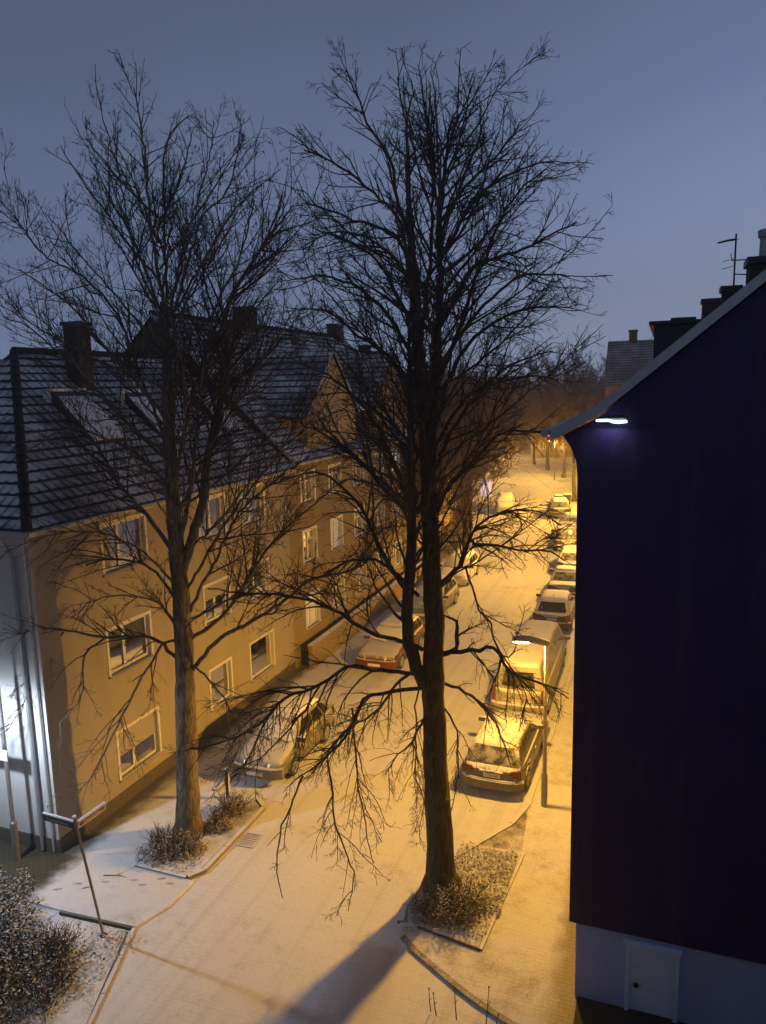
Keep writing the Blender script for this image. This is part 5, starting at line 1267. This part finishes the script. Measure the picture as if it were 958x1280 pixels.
    # wheels
    for sx in (-1, 1):
        for yy in (h2-.86, -h2+.82):
            xw = sx*(W/2-.10)
            b = MB(); b.lathe([(.2, -.1), (.285, -.1), (.315, -.07), (.322, 0), (.315, .07), (.285, .1), (.2, .1)], 24, 'X', (xw, yy, .322)); wh = b.build('wheel', M['rubber'], t, smooth=40)
            b = MB(); xo = xw+sx*.09
            b.lathe([(.205, -.012), (.205, .012), (.185, .016), (.175, -.004), (.05, .0), (.045, .012)], 20, 'X', (xo, yy, .322))
            for k in range(5):
                a = k*2*math.pi/5; c_, s_ = math.cos(a), math.sin(a)
                P = [(r*c_-w_*s_, r*s_+w_*c_) for r, w_ in ((.045, .022), (.18, .016), (.18, -.016), (.045, -.022))]
                b.extrude([(xo+sx*.004, yy+y, .322+z) for y, z in P], (sx*.016, 0, 0))
            b.build('rim', M['rim'], wh, smooth=40)
            b = MB(); A = [R(q) for q in range(-10, 191, 10)]; xa = sx*(hw(yy)+.002)
            vs_ = []; fs = []
            for a in A:
                for rd, xx in ((.335, xa+sx*.004), (.375, xa+sx*.007), (.385, xa-sx*.03)): vs_.append((xx, yy+rd*math.cos(a), .322+rd*math.sin(a)))
            for i in range(len(A)-1):
                for k in range(2): fs.append((i*3+k, i*3+k+1, (i+1)*3+k+1, (i+1)*3+k))
            b.add(vs_, fs); b.build('wheel_arch', mat, t, smooth=40)
            b = MB(); vs_ = [(xa+sx*.003, yy, .322)]+[(xa+sx*.003, yy+.337*math.cos(a), .322+.337*math.sin(a)) for a in A]
            b.add(vs_, [(0, i, i+1) for i in range(1, len(A))]); b.build('wheel_well', M['trim'], t)
    # sills, mirrors, handles
    for s_ in (-1, 1):
        b = MB(); b.box(s_*W/2*.93-.02, s_*W/2*.93+.02, -h2+1.25, h2-1.3, .20, .27); b.build('sill', M['trim'], t, bevel=.01)
    for s_ in (-1, 1):
        b = MB(); ym = ws[0]-.18 if rear_kind != 'van' else ws[0]-.25
        x0, x1 = (W/2*.90, W/2+.17) if s_ > 0 else (-W/2-.17, -W/2*.90)
        b.box(x0 if s_ > 0 else x0, x1, ym-.05, ym+.07, belt-.02, belt+.13); mo = b.build('mirror', M['car_dark'], t, bevel=.03)
    if detail:
        for s_ in (-1, 1):
            for yy in (ws[0]-1.15, ws[0]-2.05):
                b = MB(); x = s_*(hw(yy)*.985); b.box(x-.012 if s_ > 0 else x-.03, x+.03 if s_ > 0 else x+.012, yy-.09, yy+.09, belt-.17, belt-.135); b.build('door_handle', mat, t, bevel=.008)
            # door gap
            b = MB()
            for yy in (ws[0]-.10, ws[0]-1.22, ws[0]-2.1):
                x = s_*(W/2+.001); b.box(min(x, x-s_*.02), max(x, x-s_*.02), yy-.006, yy+.006, .30, belt-.08)
            b.build('door_gap', M['trim'], t)
    # bumpers
    def bumper(yE, sgn, z0, z1, snowy):
        b = MB(); pts = []; nb = 10
        for k in range(nb+1):
            q = k/nb*2-1; x = q*(W/2-.01); y = yE+sgn*(.075-.17*abs(q)**4)
            pts.append((x, y))
        vs_ = []; 
        for x, y in pts: vs_ += [(x, y, z0+.05), (x, y+sgn*.03, (z0+z1)/2), (x, y+sgn*.012, z1-.02), (x, y-sgn*.05, z1), (x*.98, y-sgn*.12, z1-.01), (x*.98, y-sgn*.12, z0)]
        fs = [(i*6+k, i*6+(k+1) % 6, (i+1)*6+(k+1) % 6, (i+1)*6+k) for i in range(nb) for k in range(6)]
        fs += [tuple(range(6)), tuple(nb*6+k for k in range(5, -1, -1))]
        b.add(vs_, fs); return b.build('bumper', mat, t, smooth=50)
    bumper(-h2, -1, .26, .56, True); bumper(h2, 1, .22, .60, False)
    b = MB(); pts = [((k/10*2-1)*(W/2-.03), -h2-.065+.17*abs(k/10*2-1)**4) for k in range(11)]
    b.tube([(x, y+.02, .572) for x, y in pts], .026, 6); b.build('bumper_snow', M['snow'], t, smooth=60)
    ye = -h2
    def rear_y(z): return -h2+.004 if z < belt-.05 else -h2+.02
    if rear_kind == 'van':
        for s_ in (-1, 1):
            b = MB(); x0 = s_*(W/2-.16); x1 = s_*(W/2-.035); b.box(min(x0, x1), max(x0, x1), ye-.035, ye+.12, .66, 1.12); tl = b.build('tail_light', M['red_lens'], t, bevel=.02)
        b = MB(); b.box(-.55, .55, ye-.06, ye-.015, .60, .63); b.box(-.5, .5, ye-.03, ye-.004, .70, .735); b.build('trim_strip', M['clear_lens'], t, bevel=.006)
    else:
        for s_ in (-1, 1):
            b = MB(); x0 = s_*(W/2-.42); x1 = s_*(W/2-.055)
            b.extrude([(x0, ye-.03, .70), (x1, ye+.02, .66), (x1, ye+.05, .90), (x0+s_*.06, ye-.01, .86)], (0, .09, 0)); tl = b.build('tail_light', M['red_lens'], t, bevel=.02)
            b = MB(); b.lathe([(.075, 0), (.07, .012), (.04, .02)], 16, 'Z'); rl = b.build('reflector', M['red_lens'], tl, smooth=40); rl.location = (s_*(W/2-.27), ye-.028, .78); rl.rotation_euler = (R(90), 0, 0)
        b = MB(); b.box(-.33, .33, ye-.05, ye+.01, .795, .825); b.build('plate_ledge', M['snow'], t, bevel=.01)
        b = MB(); b.tube([(-.17, ye-.0, belt+.02), (-.1, ye-.05, belt+.045), (.1, ye-.05, belt+.045), (.17, ye-.0, belt+.02)], .018, 6); b.build('rear_wiper', M['snow'], t, smooth=50)
    if detail:
        b = MB(); zp = .64 if rear_kind != 'van' else .56
        b.box(-.26, .26, ye-.052, ye-.02, zp, zp+.115); pl = b.build('licence_plate', M['sign_white'], t)
        b = MB(); b.box(-.258, -.215, ye-.055, ye-.0525, zp+.004, zp+.111); b.build('plate_band', M['sign_blue'], pl)
        if plate:
            Mx = Matrix.Translation((.02, ye-.0555, zp+.057)) @ Matrix.Rotation(R(90), 4, 'X'); text_mesh('plate_number', plate, .095, M['trim'], pl, Mx)
    # front end
    for s_ in (-1, 1):
        b = MB(); x0 = s_*(W/2-.50); x1 = s_*(W/2-.09); yf = h2
        b.extrude([(x0, yf-.0, nose-.15), (x1, yf-.10, nose-.13), (x1-s_*.01, yf-.26, nose+.05), (x0+s_*.05, yf-.10, nose+.03)], (0, .035, .012)); b.build('headlight', M['clear_lens'], t, bevel=.015)
    b = MB(); b.box(-.42, .42, h2-.01, h2+.02, nose-.19, nose-.09); b.build('grille', M['trim'], t, bevel=.015)
    b = MB(); b.box(-.26, .26, h2+.085, h2+.105, .36, .47); b.build('front_plate', M['sign_white'], t)
    b = MB()
    for x0 in (-.62, .02): b.tube([(x0, ws[0]+.12, belt+.03), (x0+.3, ws[0]+.10, belt+.07), (x0+.58, ws[0]+.07, belt+.085)], .014, 5)
    b.build('wiper', M['trim'], t)
    if rear_kind == 'estate':
        b = MB(); b.tube([(0, rear[1]+.42, H-.01), (-.0, rear[1]+.30, H+.22)], .006, 5); b.tube([(0, rear[1]+.45, H+.0), (0, rear[1]+.42, H+.06)], .025, 8); b.build('aerial', M['trim'], t)
    return t
GR = 'cars parked on the right side of the street'; GL = 'cars parked on the left side of the street'
vehicle('silver estate car with snowy roof and licence plate, nearest on the right beside the lamp', (-4.22, 21.55, .004), R(-1.0), 'car_silver', Ln=4.35, W=1.80, H=1.47, rear=(-2.02, -1.66), ws=(.82, .05), plate='E DN 942', group=GR)
vehicle('pale van with large rear window parked ahead of the silver estate car', (-4.50, 27.72, .004), R(.5), 'car_beige', Ln=6.3, W=1.92, H=1.90, belt=1.08, hood=1.12, nose=.86, ws=(2.95, 2.35), rear=(-3.02, -2.86), roof_in=.22, cat='van', name='parked_van', rear_kind='van', glass_rear='glass', side_glass='glass_frost', group=GR)
vehicle('dark car with snowy roof directly in front of the pale van', (-4.75, 36.2, .004), R(2), 'car_dark', Ln=4.2, H=1.46, rear=(-1.95, -1.4), glass_rear='glass', group=GR)
vehicle('pale saloon with snow on roof and boot, third car beyond the van', (-4.85, 41.6, .004), R(2), 'car_silver', Ln=4.5, H=1.43, rear=(-1.45, -.80), ws=(.9, .2), group=GR, rear_kind='saloon')
vehicle('snow covered pale car between the saloon and the dark car at the bend', (-5.15, 46.9, .004), R(4), 'car_white', Ln=4.1, H=1.47, rear=(-1.9, -1.45), group=GR)
vehicle('dark tall car parked where the right kerb begins to bend', (-6.35, 53.4, .004), R(8), 'car_dark', Ln=4.4, H=1.75, rear=(-2.05, -1.85), group=GR)
vehicle('pale car in lamp light beyond the dark tall car', (-6.6, 59.2, .004), R(11), 'car_white', Ln=4.2, H=1.45, rear=(-1.9, -1.5), group=GR)
vehicle('farthest parked dark car on the right, close to the roadside tree', (-8.6, 66.6, .004), R(12), 'car_dark', Ln=4.3, H=1.5, rear=(-1.95, -1.55), group=GR)
vehicle('silver hatchback facing the viewer with snowed over windscreen, nearest on the left', (-10.93, 19.90, .004), R(180), 'car_grey', Ln=3.95, W=1.68, H=1.44, hood=.92, nose=.66, ws=(.88, .28), rear=(-1.85, -1.35), group=GL)
vehicle('red car with snowy windscreen parked behind the silver hatchback', (-10.72, 29.2, .004), R(180), 'car_red', Ln=4.25, W=1.76, H=1.44, nose=.70, ws=(.80, .1), group=GL, glass_front='glass_snow')
vehicle('grey car hidden in part by the dark trunk, behind the red car', (-11.0, 36.2, .004), R(180), 'car_grey', Ln=4.3, H=1.46, group=GL)
vehicle('pale car behind the twigs on the left, past the grey one', (-11.3, 42.6, .004), R(182), 'car_white', Ln=4.2, H=1.46, group=GL)
vehicle('white car far off on the left beside the lit blue panel', (-13.5, 67.6, .004), R(194), 'car_white', Ln=4.3, H=1.48, group=GL)
# waste bins at the right kerb far away
for k, (x, y, lab) in enumerate(((-9.15, 70.2, 'dark wheeled bin standing at the far right kerb by the tree stem'), (-8.45, 71.0, 'second dark wheeled bin, half behind the first at the far right kerb'))):
    t = thing('wheeled_bin', lab, 'bin', (x, y, .05), R(20), 'bins at the far kerb')
    b = MB(); b.extrude([(-.25, -.25, .08), (.25, -.25, .08), (.25, .25, .08), (-.25, .25, .08)], (0, 0, .02))
    b.add([(-.24, -.24, .1), (.24, -.24, .1), (.24, .24, .1), (-.24, .24, .1), (-.33, -.33, 1.1), (.33, -.33, 1.1), (.33, .33, 1.1), (-.33, .33, 1.1)], [(0, 3, 2, 1), (4, 5, 6, 7), (0, 1, 5, 4), (1, 2, 6, 5), (2, 3, 7, 6), (3, 0, 4, 7)]); b.build('body', M['trim'], t, bevel=.02)
    b = MB(); b.extrude([(-.36, -.37, 1.103), (-.36, .37, 1.103), (-.36, .37, 1.16), (-.36, 0, 1.24), (-.36, -.37, 1.16)], (.72, 0, 0)); b.build('lid', M['car_dark'], t, bevel=.02)
    for s_ in (-1, 1):
        b = MB(); b.lathe([(.1, -.03), (.1, .03)], 14, 'X', (s_*.28, .24, .1)); b.build('wheel', M['rubber'], t, smooth=40)
# lit panel far left
t = thing('lit_panel', 'small lit pale blue panel on posts at the left kerb before the white far car', 'sign', (-16.0, 70.5, .05), R(10))
b = MB(); b.box(-.62, .62, -.06, .06, .75, 2.55); b.build('frame', M['grey_paint'], t)
b = MB(); b.box(-.55, .55, -.075, -.062, .82, 2.48); b.build('panel', M['panel_lit'], t)
for s_ in (-1, 1):
    b = MB(); b.box(s_*.5-.05, s_*.5+.05, -.05, .05, 0, .75); b.build('post', M['grey_paint'], t)
# far little lights glinting through the twigs
for (x, y, z, mt, lab) in ((-22.8, 100, 9.0, 'lamp_red', 'tiny reddish lamp glinting through twigs left of the bend'), (-18.4, 118, 10.5, 'lamp_white', 'tiny white lamp glinting among the far crowns'), (-27, 112, 7.5, 'lamp_white', 'tiny white lamp glinting low behind the dark trunk')):
    t = thing('distant_lamp', lab, 'lamp', (x, y, 0))
    b = MB(); b.tube([(0, 0, 0), (0, 0, z-.1)], .05, 6); b.build('pole', M['pole'], t)
    b = MB(); b.lathe([(.02, -.14), (.14, -.08), (.16, 0), (.02, .08)], 10, 'Z', (0, 0, z)); b.build('globe', M[mt], t)
